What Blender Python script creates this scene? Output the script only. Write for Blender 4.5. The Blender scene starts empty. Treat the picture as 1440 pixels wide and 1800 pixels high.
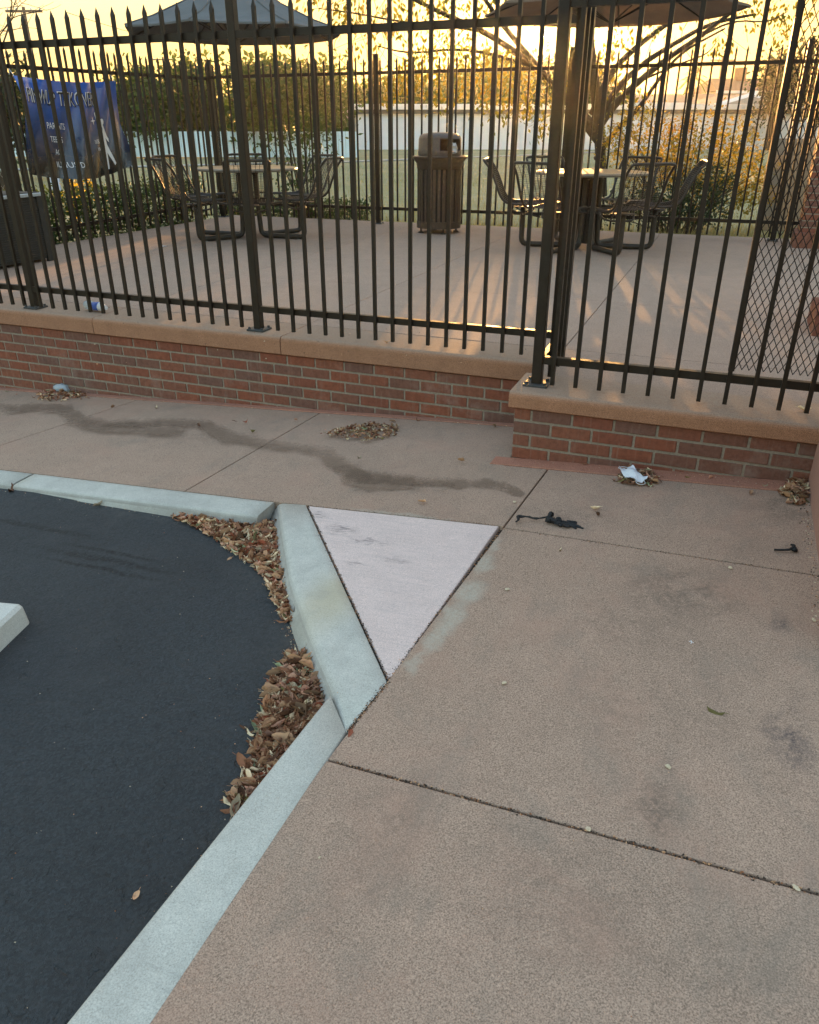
import bpy, bmesh, math, random
from mathutils import Vector, Matrix
random.seed(7)
R = math.radians
scene = bpy.context.scene
COL = scene.collection

# ------------------------------------------------------------------ camera
CAM = Vector((0.3893, -3.6365, 1.5548))
FPX, YAW, PITCH = 1350.7, -0.3754, 0.4622
fwd = Vector((math.sin(YAW)*math.cos(PITCH), math.cos(YAW)*math.cos(PITCH), -math.sin(PITCH)))
rgt = Vector((math.cos(YAW), -math.sin(YAW), 0))
upv = rgt.cross(fwd)
cd = bpy.data.cameras.new('camera')
cam = bpy.data.objects.new('camera', cd)
COL.objects.link(cam)
cam.matrix_world = Matrix((
    (rgt.x, upv.x, -fwd.x, CAM.x), (rgt.y, upv.y, -fwd.y, CAM.y),
    (rgt.z, upv.z, -fwd.z, CAM.z), (0, 0, 0, 1)))
cd.sensor_fit = 'VERTICAL'; cd.sensor_height = 24.0; cd.lens = 24.0*FPX/1800.0
cd.clip_start = 0.05; cd.clip_end = 6000
scene.camera = cam

# ------------------------------------------------------------------ sky, sun, exposure
SUN_EL, SUN_AZ = R(5.6), R(-13.1)          # azimuth from +Y towards +X
world = bpy.data.worlds.new('World'); scene.world = world; world.use_nodes = True
wn = world.node_tree; wn.nodes.clear()
sky = wn.nodes.new('ShaderNodeTexSky'); sky.sky_type = 'NISHITA'; sky.sun_disc = False
sky.sun_elevation = SUN_EL; sky.sun_rotation = SUN_AZ
sky.altitude = 50; sky.air_density = 1.0; sky.dust_density = 2.6; sky.ozone_density = 0.5
bg = wn.nodes.new('ShaderNodeBackground'); bg.inputs['Strength'].default_value = 0.15
wo = wn.nodes.new('ShaderNodeOutputWorld')
# one tone curve over the whole dome (luminance to the power SKY_G, hue kept), as the phone's wide-range exposure renders it
SKY_G = 0.13
lumn = wn.nodes.new('ShaderNodeRGBToBW'); pw = wn.nodes.new('ShaderNodeMath'); pw.operation = 'POWER'; pw.inputs[1].default_value = SKY_G-1
vm = wn.nodes.new('ShaderNodeVectorMath'); vm.operation = 'SCALE'
wn.links.new(sky.outputs[0], lumn.inputs[0]); wn.links.new(lumn.outputs[0], pw.inputs[0])
wn.links.new(sky.outputs[0], vm.inputs[0]); wn.links.new(pw.outputs[0], vm.inputs['Scale'])
wn.links.new(vm.outputs[0], bg.inputs[0]); wn.links.new(bg.outputs[0], wo.inputs[0])
SDIR = Vector((math.sin(SUN_AZ)*math.cos(SUN_EL), math.cos(SUN_AZ)*math.cos(SUN_EL), math.sin(SUN_EL)))
sl = bpy.data.lights.new('sun_light', 'SUN'); sl.energy = 2.2; sl.angle = R(0.53); sl.color = (1.0, 0.50, 0.15)
so = bpy.data.objects.new('sun_light', sl); COL.objects.link(so)
so.rotation_euler = (-SDIR).to_track_quat('-Z', 'Y').to_euler()
vs = scene.view_settings
vs.view_transform = 'Standard'; vs.look = 'None'; vs.gamma = 1; vs.use_curve_mapping = False
vs.exposure = 2.95
scene.cycles.max_bounces = 6; scene.cycles.diffuse_bounces = 3; scene.cycles.transparent_max_bounces = 12
scene.cycles.sample_clamp_indirect = 6
scene.cycles.use_denoising = True

# ------------------------------------------------------------------ layout helpers
def ray(px, py):
    return fwd + rgt*((px-720)/FPX) - upv*((py-900)/FPX)
def on_z(px, py, z):
    d = ray(px, py); return CAM + d*((z-CAM.z)/d.z)
def on_x(px, py, x):
    d = ray(px, py); return CAM + d*((x-CAM.x)/d.x)
def on_y(px, py, y):
    d = ray(px, py); return CAM + d*((y-CAM.y)/d.y)
HF = Vector((math.sin(YAW), math.cos(YAW), 0))
def far(px, py, dist):
    d = ray(px, py); return CAM + d*(dist/d.dot(HF))
def G(x, y):                                # sidewalk surface height
    z = 0.06*x + 0.055
    if y > -0.1: return z - 0.04*min(y, 0.7)
    return z + 0.004 + 0.03*(y+0.1)
def GA(x, y):                               # asphalt height
    return -0.06 + 0.03*x + 0.012*y + 0.036*min(0, x+2.8)
def ground_hit(px, py, f):
    z = 0.0
    for _ in range(12):
        p = on_z(px, py, z); z = f(p.x, p.y)
    return Vector((p.x, p.y, z))
def gp(px, py): return ground_hit(px, py, G)
def ga(px, py): return ground_hit(px, py, GA)
PZ = 0.38                                   # patio height
def pp(px, py): return on_z(px, py, PZ)

# ------------------------------------------------------------------ object helpers
def tag(o, label=None, cat=None, group=None, kind=None):
    if label: o['label'] = label
    if cat: o['category'] = cat
    if group: o['group'] = group
    if kind: o['kind'] = kind
    return o
def thing(name, label, cat, loc=(0, 0, 0), rz=0, group=None):
    o = bpy.data.objects.new(name, None); COL.objects.link(o)
    o.empty_display_size = 0.1
    o.location = loc; o.rotation_euler = (0, 0, rz)
    return tag(o, label, cat, group)
def link(name, data, parent=None, loc=None, rot=None, scale=None):
    o = bpy.data.objects.new(name, data); COL.objects.link(o)
    if parent is not None: o.parent = parent
    if loc is not None: o.location = loc
    if rot is not None: o.rotation_euler = rot
    if scale is not None: o.scale = scale
    return o
class MB:
    def __init__(self): self.v = []; self.f = []; self.mi = []; self.m = 0
    def add(self, vs, fs):
        b = len(self.v); self.v += [tuple(p) for p in vs]
        for f in fs: self.f.append([b+i for i in f]); self.mi.append(self.m)
        return self
    def box(self, x0, x1, y0, y1, z0, z1):
        return self.add([(x0,y0,z0),(x1,y0,z0),(x1,y1,z0),(x0,y1,z0),(x0,y0,z1),(x1,y0,z1),(x1,y1,z1),(x0,y1,z1)],
            [(0,3,2,1),(4,5,6,7),(0,1,5,4),(1,2,6,5),(2,3,7,6),(3,0,4,7)])
    def bbox(self, x0, x1, y0, y1, z0, z1, b):       # box with chamfered vertical + top edges
        r = [(x0+b,y0),(x1-b,y0),(x1,y0+b),(x1,y1-b),(x1-b,y1),(x0+b,y1),(x0,y1-b),(x0,y0+b)]
        cx, cy = (x0+x1)/2, (y0+y1)/2
        ins = [(p[0]-b*(1 if p[0]>cx else -1), p[1]-b*(1 if p[1]>cy else -1)) for p in r]
        vs = [(p[0],p[1],z0) for p in r]+[(p[0],p[1],z1-b) for p in r]+[(p[0],p[1],z1) for p in ins]
        fs = [tuple(reversed(range(8))), tuple(range(16,24))]
        for k in range(8):
            n = (k+1)%8; fs += [(k,n,8+n,8+k),(8+k,8+n,16+n,16+k)]
        return self.add(vs, fs)
    def tube(self, pts, r, n=8, cap=True, closed=False):
        pts = [Vector(p) for p in pts]; N = len(pts)
        rs = r if isinstance(r, (list, tuple)) else [r]*N
        vs = []; prev = None
        for i, p in enumerate(pts):
            if closed: t = pts[(i+1)%N]-pts[i-1]
            else: t = pts[min(i+1,N-1)]-pts[max(i-1,0)]
            if t.length < 1e-9: t = Vector((0,0,1))
            t.normalize()
            if prev is None:
                a = Vector((0,0,1)) if abs(t.z) < 0.9 else Vector((1,0,0))
                u = t.cross(a).normalized()
            else:
                u = (prev - t*prev.dot(t))
                u = u.normalized() if u.length > 1e-6 else t.orthogonal().normalized()
            prev = u; w = t.cross(u)
            for k in range(n):
                a = 2*math.pi*k/n
                vs.append(p + u*(rs[i]*math.cos(a)) + w*(rs[i]*math.sin(a)))
        fs = []
        M = N if closed else N-1
        for i in range(M):
            j = (i+1)%N
            for k in range(n):
                fs.append((i*n+k, i*n+(k+1)%n, j*n+(k+1)%n, j*n+k))
        if cap and not closed:
            fs.append(tuple(reversed(range(n)))); fs.append(tuple(range((N-1)*n, N*n)))
        return self.add(vs, fs)
    def lathe(self, prof, n=24, cx=0, cy=0):
        vs = []; fs = []
        for r_, z in prof:
            for k in range(n):
                a = 2*math.pi*k/n; vs.append((cx+r_*math.cos(a), cy+r_*math.sin(a), z))
        for i in range(len(prof)-1):
            for k in range(n):
                fs.append((i*n+k, i*n+(k+1)%n, (i+1)*n+(k+1)%n, (i+1)*n+k))
        return self.add(vs, fs)
    def prism(self, pts, f_top, depth, bev=0.0):
        # polygon (plan xy, ccw) whose top follows f_top; rounded top arris
        n = len(pts)
        def inset(d):
            out = []
            for i in range(n):
                a, b, c = Vector(pts[i-1][:2]), Vector(pts[i][:2]), Vector(pts[(i+1)%n][:2])
                e1 = (b-a).normalized(); e2 = (c-b).normalized()
                n1 = Vector((-e1.y, e1.x)); n2 = Vector((-e2.y, e2.x))
                m = (n1+n2); k = max(1+n1.dot(n2), 0.15)
                out.append(b + m*(d/k))
            return out
        rings = []
        if bev > 0:
            rings.append(([Vector(p[:2]) for p in pts], -depth))
            rings.append(([Vector(p[:2]) for p in pts], -bev))
            rings.append((inset(bev*0.3), -bev*0.3))
            rings.append((inset(bev), 0))
        else:
            rings.append(([Vector(p[:2]) for p in pts], -depth)); rings.append(([Vector(p[:2]) for p in pts], 0))
        vs = []; fs = []
        for rg, dz in rings:
            for p in rg: vs.append((p.x, p.y, f_top(p.x, p.y)+dz))
        for i in range(len(rings)-1):
            for k in range(n):
                fs.append((i*n+k, i*n+(k+1)%n, (i+1)*n+(k+1)%n, (i+1)*n+k))
        L = (len(rings)-1)*n
        fs.append(tuple(range(L, L+n)))
        return self.add(vs, fs)
    def mesh(self, name, mats, smooth=False):
        me = bpy.data.meshes.new(name); me.from_pydata(self.v, [], self.f)
        if not isinstance(mats, (list, tuple)): mats = [mats]
        for m in mats: me.materials.append(m)
        if len(mats) > 1: me.polygons.foreach_set('material_index', self.mi)
        if smooth: me.polygons.foreach_set('use_smooth', [True]*len(me.polygons))
        me.update(); return me
    def build(self, name, mats, parent=None, smooth=False, loc=None, rot=None):
        return link(name, self.mesh(name, mats, smooth), parent, loc, rot)

# ------------------------------------------------------------------ materials
class NT:
    def __init__(self, name):
        self.mat = bpy.data.materials.new(name); self.mat.use_nodes = True
        self.t = self.mat.node_tree; self.t.nodes.clear()
        self.out = self.t.nodes.new('ShaderNodeOutputMaterial')
    def n(self, typ, **kw):
        nd = self.t.nodes.new(typ)
        for k, v in kw.items(): setattr(nd, k, v)
        return nd
    def set(self, sock, v):
        if hasattr(v, 'is_linked') or isinstance(v, bpy.types.NodeSocket): self.t.links.new(v, sock)
        else: sock.default_value = v
    def pos(self):
        return self.n('ShaderNodeNewGeometry').outputs['Position']
    def obj(self):
        return self.n('ShaderNodeTexCoord').outputs['Object']
    def rnd(self):
        return self.n('ShaderNodeObjectInfo').outputs['Random']
    def noise(self, vec, scale, detail=4, rough=.55, dist=0):
        nd = self.n('ShaderNodeTexNoise'); self.set(nd.inputs['Vector'], vec)
        nd.inputs['Scale'].default_value = scale; nd.inputs['Detail'].default_value = detail
        nd.inputs['Roughness'].default_value = rough; nd.inputs['Distortion'].default_value = dist
        return nd.outputs['Fac']
    def voro(self, vec, scale, out='Color'):
        nd = self.n('ShaderNodeTexVoronoi'); self.set(nd.inputs['Vector'], vec); nd.inputs['Scale'].default_value = scale
        return nd.outputs[out]
    def ramp(self, fac, stops, interp='LINEAR'):
        nd = self.n('ShaderNodeValToRGB'); self.set(nd.inputs['Fac'], fac); cr = nd.color_ramp; cr.interpolation = interp
        while len(cr.elements) < len(stops): cr.elements.new(0.5)
        for e, (p, c) in zip(cr.elements, stops):
            e.position = p; e.color = (c[0], c[1], c[2], 1) if isinstance(c, (tuple, list)) else (c, c, c, 1)
        return nd.outputs['Color']
    def mix(self, fac, a, b, mode='MIX'):
        nd = self.n('ShaderNodeMix', data_type='RGBA', blend_type=mode); nd.clamp_factor = True
        self.set(nd.inputs[0], fac)
        for s, v in ((nd.inputs[6], a), (nd.inputs[7], b)):
            if isinstance(v, (tuple, list)): s.default_value = (v[0], v[1], v[2], 1)
            else: self.set(s, v)
        return nd.outputs[2]
    def math(self, op, a, b=0.0, c=None):
        nd = self.n('ShaderNodeMath', operation=op); self.set(nd.inputs[0], a); self.set(nd.inputs[1], b)
        if c is not None: self.set(nd.inputs[2], c)
        return nd.outputs[0]
    def scaled(self, vec, s):
        nd = self.n('ShaderNodeMapping'); self.set(nd.inputs['Vector'], vec); nd.inputs['Scale'].default_value = s
        return nd.outputs[0]
    def spot(self, cx, cy, rx, ry, soft=0.5, warp=None):   # soft mask round a ground point (plan)
        nd = self.n('ShaderNodeMapping'); self.set(nd.inputs['Vector'], warp if warp is not None else self.pos())
        nd.vector_type = 'POINT'; nd.inputs['Location'].default_value = (-cx/rx, -cy/ry, 0); nd.inputs['Scale'].default_value = (1/rx, 1/ry, 0)
        ln = self.n('ShaderNodeVectorMath', operation='LENGTH'); self.set(ln.inputs[0], nd.outputs[0])
        mr = self.n('ShaderNodeMapRange'); mr.interpolation_type = 'SMOOTHSTEP'; self.set(mr.inputs[0], ln.outputs['Value'])
        mr.inputs[1].default_value = 1.0; mr.inputs[2].default_value = 1-soft; mr.inputs[3].default_value = 0; mr.inputs[4].default_value = 1
        return mr.outputs[0]
    def warped(self, amt, scale):
        p = self.pos()
        nz = self.n('ShaderNodeTexNoise'); nz.inputs['Scale'].default_value = scale; nz.inputs['Detail'].default_value = 5
        v = self.n('ShaderNodeVectorMath', operation='MULTIPLY_ADD'); self.set(v.inputs[0], nz.outputs['Color'])
        self.t.links.new(p, nz.inputs['Vector'])
        v.inputs[1].default_value = (amt, amt, 0)
        s = self.n('ShaderNodeVectorMath', operation='SUBTRACT'); self.set(s.inputs[0], p); s.inputs[1].default_value = (amt/2, amt/2, 0)
        self.set(v.inputs[2], s.outputs[0]); return v.outputs[0]
    def bump(self, h, strength=.3, dist=.005):
        nd = self.n('ShaderNodeBump'); nd.inputs['Strength'].default_value = strength; nd.inputs['Distance'].default_value = dist
        self.set(nd.inputs['Height'], h); return nd.outputs[0]
    def bsdf(self, color, rough=.7, metal=0, normal=None, spec=.5, sheen=None):
        b = self.n('ShaderNodeBsdfPrincipled')
        if isinstance(color, (tuple, list)): b.inputs['Base Color'].default_value = (*color[:3], 1)
        else: self.set(b.inputs['Base Color'], color)
        self.set(b.inputs['Roughness'], rough); b.inputs['Metallic'].default_value = metal
        b.inputs['Specular IOR Level'].default_value = spec
        if normal is not None: self.set(b.inputs['Normal'], normal)
        self.t.links.new(b.outputs[0], self.out.inputs[0]); return b

def concrete(name, c1, c2, speck=0.25, big=.18, bumpk=.35, rough=.85, extra=None):
    m = NT(name); p = m.pos()
    big_n = m.noise(p, 1.3, 6, .6); mid = m.noise(p, 9, 5, .6)
    col = m.mix(m.ramp(big_n, [(.3, 0), (.72, 1)]), c1, c2)
    col = m.mix(m.math('MULTIPLY', m.ramp(mid, [(.4, 0), (.75, 1)]), big), col, tuple(x*.55 for x in c1))
    col = m.mix(m.math('MULTIPLY', m.ramp(m.rnd(), [(0, 0), (1, 1)]), .10), col, (.10, .09, .08))
    fine = m.noise(p, 260, 2, .6)
    g = m.ramp(fine, [(.32, 1-speck*1.7), (.5, 1.0), (.7, 1+speck*1.3)])
    col = m.mix(1.0, col, g, 'MULTIPLY')
    grit = m.voro(p, 330)
    sp = m.ramp(grit, [(.0, 1-speck), (.5, 1), (1, 1+speck)])
    col = m.mix(.8, col, sp, 'MULTIPLY')
    if extra: col = extra(m, col)
    h = m.math('ADD', m.math('MULTIPLY', fine, .7), m.math('MULTIPLY', m.noise(p, 60, 4), .8))
    m.bsdf(col, rough, 0, m.bump(h, bumpk, .004), .14)
    return m.mat

def sidewalk_dirt(m, col):
    a = m.noise(m.pos(), 2.4, 6, .68, .5); col = m.mix(m.math('MULTIPLY', m.ramp(a, [(.5, 0), (.72, 1)]), .5), col, (.37, .22, .155))
    b = m.noise(m.scaled(m.pos(), (1.3, .8, 1)), 3.3, 6, .7, .3); col = m.mix(m.math('MULTIPLY', m.ramp(b, [(.52, 0), (.74, 1)]), .45), col, (.17, .15, .12))
    w = m.warped(.22, 5)
    def soil(px, py, rx, ry, amt, c=(.085, .07, .055), soft=.9):
        nonlocal col
        q = gp(px, py)
        f = m.math('MULTIPLY', m.spot(q.x, q.y, rx, ry, soft, w), amt)
        f = m.math('MULTIPLY', f, m.ramp(m.noise(m.pos(), 14, 5, .7), [(.40, .05), (.56, 1)]))
        f = m.math('MULTIPLY', f, m.ramp(m.noise(m.pos(), 70, 5, .75), [(.36, .15), (.6, 1)]))
        col = m.mix(f, col, c)
    soil(1200, 1040, .30, .26, .62); soil(1110, 1100, .34, .24, .35); soil(1170, 1420, .13, .17, .62)
    soil(1390, 1290, .07, .26, .7, (.04, .04, .05)); soil(1385, 1095, .05, .12, .6, (.04, .04, .05))
    soil(690, 1420, .22, .2, .3); soil(990, 1560, .3, .3, .3); soil(640, 1560, .2, .3, .22); soil(1250, 1700, .3, .2, .25)
    soil(1000, 905, .32, .12, .45); soil(1380, 890, .2, .25, .5); soil(300, 760, .9, .3, .15); soil(1150, 1250, .4, .3, .25)
    # pale lime bloom beside the flared ramp
    w2 = m.warped(.09, 14)
    for px, py, rx, ry, a in ((795, 1085, .07, .13, .8), (825, 1040, .075, .12, .8), (765, 1125, .05, .12, .75), (848, 992, .05, .12, .75), (868, 958, .035, .09, .6), (730, 1165, .03, .1, .6), (700, 905, .35, .03, .5)):
        q = gp(px, py); f = m.math('MULTIPLY', m.spot(q.x, q.y, rx, ry, .75, w2), a)
        f = m.math('MULTIPLY', f, m.ramp(m.noise(m.pos(), 90, 4, .75), [(.3, .2), (.6, .85)])); col = m.mix(f, col, (.43, .40, .32))
    return col
M = {}
M['sidewalk'] = concrete('tan_concrete', (.345, .237, .17), (.39, .262, .187), .25, .2, extra=sidewalk_dirt)
M['strip'] = concrete('salmon_mortar', (.44, .19, .12), (.32, .165, .115), .2, .35)
M['patio'] = concrete('patio_concrete', (.33, .235, .175), (.38, .26, .19), .26, .22)
def weathered_top(m, col):
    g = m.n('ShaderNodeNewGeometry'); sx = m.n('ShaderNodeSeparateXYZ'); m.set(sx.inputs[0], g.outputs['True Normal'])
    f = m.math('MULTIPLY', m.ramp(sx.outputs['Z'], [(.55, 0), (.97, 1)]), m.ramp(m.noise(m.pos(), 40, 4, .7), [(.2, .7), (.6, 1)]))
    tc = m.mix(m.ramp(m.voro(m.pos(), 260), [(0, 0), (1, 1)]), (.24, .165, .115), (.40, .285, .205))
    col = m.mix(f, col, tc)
    st = m.noise(m.scaled(m.pos(), (30, 30, 2)), 1, 4, .7)
    return m.mix(m.math('MULTIPLY', m.ramp(st, [(.55, 0), (.75, 1)]), .3), col, (.24, .12, .06))
M['coping'] = concrete('coping_concrete', (.36, .18, .102), (.32, .168, .10), .22, .3, extra=weathered_top)
def kerb_dirt(m, col):
    # rust-yellow wash along the kerb and grey scuffs
    q = gp(585, 1050); f = m.math('MULTIPLY', m.spot(q.x, q.y, .18, .35, .9, m.warped(.1, 6)), .55)
    col = m.mix(f, col, (.42, .34, .20))
    gn = m.noise(m.pos(), 7, 7, .72, .5); col = m.mix(m.math('MULTIPLY', m.ramp(gn, [(.5, 0), (.7, 1)]), .4), col, (.30, .285, .25))
    po = m.noise(m.pos(), 120, 3, .6); col = m.mix(m.ramp(po, [(.66, 0), (.72, .55)]), col, (.2, .19, .17))
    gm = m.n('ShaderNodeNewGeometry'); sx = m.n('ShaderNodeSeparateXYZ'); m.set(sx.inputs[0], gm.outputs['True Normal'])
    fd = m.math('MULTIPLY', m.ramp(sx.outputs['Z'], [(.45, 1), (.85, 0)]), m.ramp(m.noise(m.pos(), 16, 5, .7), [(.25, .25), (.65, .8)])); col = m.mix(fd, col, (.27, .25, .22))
    s = m.noise(m.scaled(m.pos(), (3, 30, 3)), 4, 5, .7)
    return m.mix(m.math('MULTIPLY', m.ramp(s, [(.55, 0), (.75, 1)]), .25), col, (.22, .22, .21))
M['kerb'] = concrete('pale_kerb_concrete', (.47, .455, .395), (.54, .525, .455), .12, .3, .3, extra=kerb_dirt)
def tri_marks(m, col):
    s = m.noise(m.scaled(m.pos(), (1.5, 26, 3)), 3, 6, .75)
    col = m.mix(m.math('MULTIPLY', m.ramp(s, [(.48, 0), (.72, 1)]), .45), col, (.40, .33, .31))
    gz = m.noise(m.pos(), 5, 6, .7); col = m.mix(m.math('MULTIPLY', m.ramp(gz, [(.5, 0), (.74, 1)]), .25), col, (.42, .35, .32))
    po = m.noise(m.pos(), 170, 2); col = m.mix(m.ramp(po, [(.68, 0), (.74, .6)]), col, (.22, .18, .17))
    for px, py, rx, ry, a in ((600, 930, .10, .06, .9), (603, 926, .03, .02, .8), (650, 952, .14, .025, .8), (625, 990, .07, .03, .7), (700, 985, .12, .03, .5), (560, 905, .08, .03, .7)):
        q = gp(px, py); f = m.math('MULTIPLY', m.spot(q.x, q.y, rx, ry, .9, m.warped(.12, 18)), a)
        f = m.math('MULTIPLY', f, m.ramp(m.noise(m.scaled(m.pos(), (4, 30, 1)), 5, 4), [(.4, 0), (.65, 1)]))
        col = m.mix(f, col, (.13, .11, .11))
    return col
M['pink'] = concrete('pink_concrete', (.62, .485, .43), (.67, .525, .465), .13, .2, .25, extra=tri_marks)

def asphalt():
    m = NT('sealed_asphalt'); p = m.pos()
    n1 = m.noise(p, 1.1, 6, .65); n2 = m.noise(p, 45, 5, .65); n3 = m.noise(p, 420, 2)
    col = m.mix(m.ramp(n1, [(.3, 0), (.7, 1)]), (.016, .0205, .024), (.034, .0395, .043))
    col = m.mix(m.math('MULTIPLY', m.ramp(n3, [(.5, 0), (.8, 1)]), .3), col, (.075, .08, .082))
    ag = m.voro(p, 150); col = m.mix(.75, col, m.ramp(ag, [(0, .5), (.5, 1), (1, 1.7)]), 'MULTIPLY')
    dn_ = m.noise(p, 3.2, 7, .72, .4); col = m.mix(m.math('MULTIPLY', m.ramp(dn_, [(.5, 0), (.75, 1)]), .4), col, (.058, .061, .062))
    for px, py, rx, ry in ((520, 1125, .16, .32), (430, 1440, .10, .5), (470, 1010, .25, .2), (250, 905, .9, .07)):
        q = ga(px, py); f = m.math('MULTIPLY', m.spot(q.x, q.y, rx, ry, .9, m.warped(.12, 9)), .45)
        f = m.math('MULTIPLY', f, m.ramp(n2, [(.35, 0), (.65, 1)])); col = m.mix(f, col, (.085, .08, .07))
    # curved tyre scuffs
    w = m.warped(.05, 6)
    for px, py, rx, ry in ((190, 985, .55, .035), (180, 1000, .50, .022), (200, 972, .4, .02), (60, 925, .6, .03)):
        q = ga(px, py); f = m.math('MULTIPLY', m.spot(q.x, q.y, rx, ry, .8, w), .9)
        f = m.math('MULTIPLY', f, m.ramp(n2, [(.35, 0), (.55, 1)]))
        col = m.mix(f, col, (.006, .0065, .007))
    sp = m.noise(p, 95, 1); col = m.mix(m.ramp(sp, [(.79, 0), (.82, .6)]), col, (.14, .14, .13))
    pits = m.ramp(m.noise(p, 22, 3, .7, .6), [(.62, 0), (.72, 1)])
    h = m.math('ADD', m.math('MULTIPLY', n2, .9), m.math('MULTIPLY', n3, .55)); h = m.math('SUBTRACT', h, m.math('MULTIPLY', pits, .9)); n4 = m.noise(m.scaled(p, (1, 1.8, 1)), 13, 5, .62, .4); h = m.math('ADD', h, m.math('MULTIPLY', n4, 2.2))
    m.bsdf(col, m.ramp(n1, [(.3, .6), (.8, .8)]), 0, m.bump(h, .9, .011), .4)
    return m.mat
M['asphalt'] = asphalt()

def brick_mat():
    m = NT('fired_brick'); p = m.pos(); r = m.rnd()
    col = m.ramp(r, [(0, (.185, .064, .039)), (.3, (.215, .07, .038)), (.55, (.165, .074, .05)), (.75, (.145, .072, .053)), (1, (.215, .076, .042))])
    n = m.noise(p, 40, 5, .7); col = m.mix(1, col, m.ramp(n, [(.25, .62), (.5, 1), (.8, 1.3)]), 'MULTIPLY')
    st = m.noise(m.scaled(p, (60, 60, 4)), 1, 3); col = m.mix(m.math('MULTIPLY', m.ramp(st, [(.55, 0), (.8, 1)]), .3), col, (.30, .22, .17))
    ef = m.noise(p, 2.6, 7, .75); col = m.mix(m.math('MULTIPLY', m.ramp(ef, [(.55, 0), (.78, 1)]), .5), col, (.33, .27, .23))
    m.bsdf(col, .82, 0, m.bump(m.noise(p, 130, 4), .35, .004), .3); return m.mat
M['brick'] = brick_mat()
def mortar_mat():
    m = NT('mortar'); p = m.pos(); n = m.noise(p, 70, 5, .7)
    m.bsdf(m.ramp(n, [(.3, (.21, .17, .13)), (.7, (.33, .275, .21))]), .95, 0, m.bump(n, .8, .006), .2); return m.mat
M['mortar'] = mortar_mat()
def iron(name, c, rough=.38, metal=0.0):
    m = NT(name); p = m.pos(); n = m.noise(p, 22, 5, .65)
    col = m.mix(m.math('MULTIPLY', m.ramp(n, [(.5, 0), (.75, 1)]), .35), c, tuple(x*2.2+.015 for x in c))
    ru = m.noise(p, 34, 6, .75); col = m.mix(m.math('MULTIPLY', m.ramp(ru, [(.62, 0), (.74, 1)]), .45), col, (.075, .034, .016))
    m.bsdf(col, m.ramp(n, [(.3, rough-.06), (.75, rough+.18)]), metal, m.bump(m.noise(p, 180, 2), .12, .001), .3); return m.mat
M['iron'] = iron('black_bronze_paint', (.017, .011, .006), .45)
M['plate'] = iron('worn_base_plate', (.045, .045, .043), .5)
M['chair'] = iron('brown_coated_steel', (.034, .027, .02), .34)
M['bin'] = iron('brown_bin_steel', (.050, .038, .028), .45)
M['lid'] = iron('grey_plastic_lid', (.055, .05, .045), .35)
M['steel'] = iron('galvanised_steel', (.34, .33, .31), .42, .8)
M['umb_pole'] = iron('umbrella_pole_paint', (.05, .045, .04), .35)
M['box'] = iron('dark_rattan', (.030, .027, .022), .55)
M['boxrim'] = iron('grey_rim', (.30, .31, .30), .5)
M['table'] = iron('tan_table_coating', (.17, .14, .10), .3)
def cloth(name, c, transl=.12):
    m = NT(name); p = m.pos(); n = m.noise(p, 5, 5)
    b = m.n('ShaderNodeBsdfDiffuse'); t = m.n('ShaderNodeBsdfTranslucent')
    col = m.mix(m.ramp(n, [(.3, 0), (.8, 1)]), c, tuple(x*.8 for x in c))
    m.set(b.inputs[0], col); m.set(t.inputs[0], col)
    mx = m.n('ShaderNodeMixShader'); mx.inputs[0].default_value = transl
    m.t.links.new(b.outputs[0], mx.inputs[1]); m.t.links.new(t.outputs[0], mx.inputs[2]); m.t.links.new(mx.outputs[0], m.out.inputs[0])
    return m.mat
M['canopy'] = cloth('charcoal_canvas', (.15, .153, .152), .02)
M['canopy2'] = cloth('flare_tinted_canvas', (.22, .17, .13), .10)  # orange of the sun flare put into the cloth colour
def leafmat(name, stops, transl=.4, rough=.5):
    m = NT(name); p = m.pos()
    n = m.noise(p, 2.2, 3); r = m.voro(p, 9)
    f = m.math('ADD', m.math('MULTIPLY', n, .6), m.math('MULTIPLY', m.ramp(r, [(0, 0), (1, 1)]), .4))
    col = m.ramp(f, stops)
    b = m.n('ShaderNodeBsdfPrincipled'); m.set(b.inputs['Base Color'], col); b.inputs['Roughness'].default_value = rough
    b.inputs['Specular IOR Level'].default_value = .25
    t = m.n('ShaderNodeBsdfTranslucent'); m.set(t.inputs[0], m.mix(1.0, col, (1.6, 1.5, .8), 'MULTIPLY'))
    mx = m.n('ShaderNodeMixShader'); mx.inputs[0].default_value = transl
    m.t.links.new(b.outputs[0], mx.inputs[1]); m.t.links.new(t.outputs[0], mx.inputs[2]); m.t.links.new(mx.outputs[0], m.out.inputs[0])
    return m.mat
M['leaf_far'] = leafmat('far_tree_leaf', [(.2, (.035, .065, .018)), (.5, (.06, .10, .026)), (.8, (.10, .13, .035))], .4)
M['leaf_dark'] = leafmat('dark_evergreen_leaf', [(.2, (.022, .038, .018)), (.8, (.045, .068, .026))], .22)
M['leaf_tree'] = leafmat('yellow_green_leaf', [(.2, (.07, .085, .018)), (.5, (.12, .12, .02)), (.8, (.20, .15, .02))], .5)
M['leaf_bush'] = leafmat('autumn_bush_leaf', [(.2, (.08, .09, .02)), (.45, (.20, .17, .025)), (.65, (.32, .20, .025)), (.9, (.30, .08, .02))], .5)
M['leaf_hedge'] = leafmat('hedge_leaf', [(.2, (.025, .045, .014)), (.5, (.045, .075, .02)), (.85, (.085, .12, .03))], .3)
M['grass'] = leafmat('dry_grass', [(.2, (.18, .17, .07)), (.5, (.30, .25, .12)), (.8, (.38, .31, .16))], .4)
M['flower'] = leafmat('yellow_flower', [(.2, (.5, .34, .01)), (.8, (.65, .45, .02))], .4)
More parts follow.
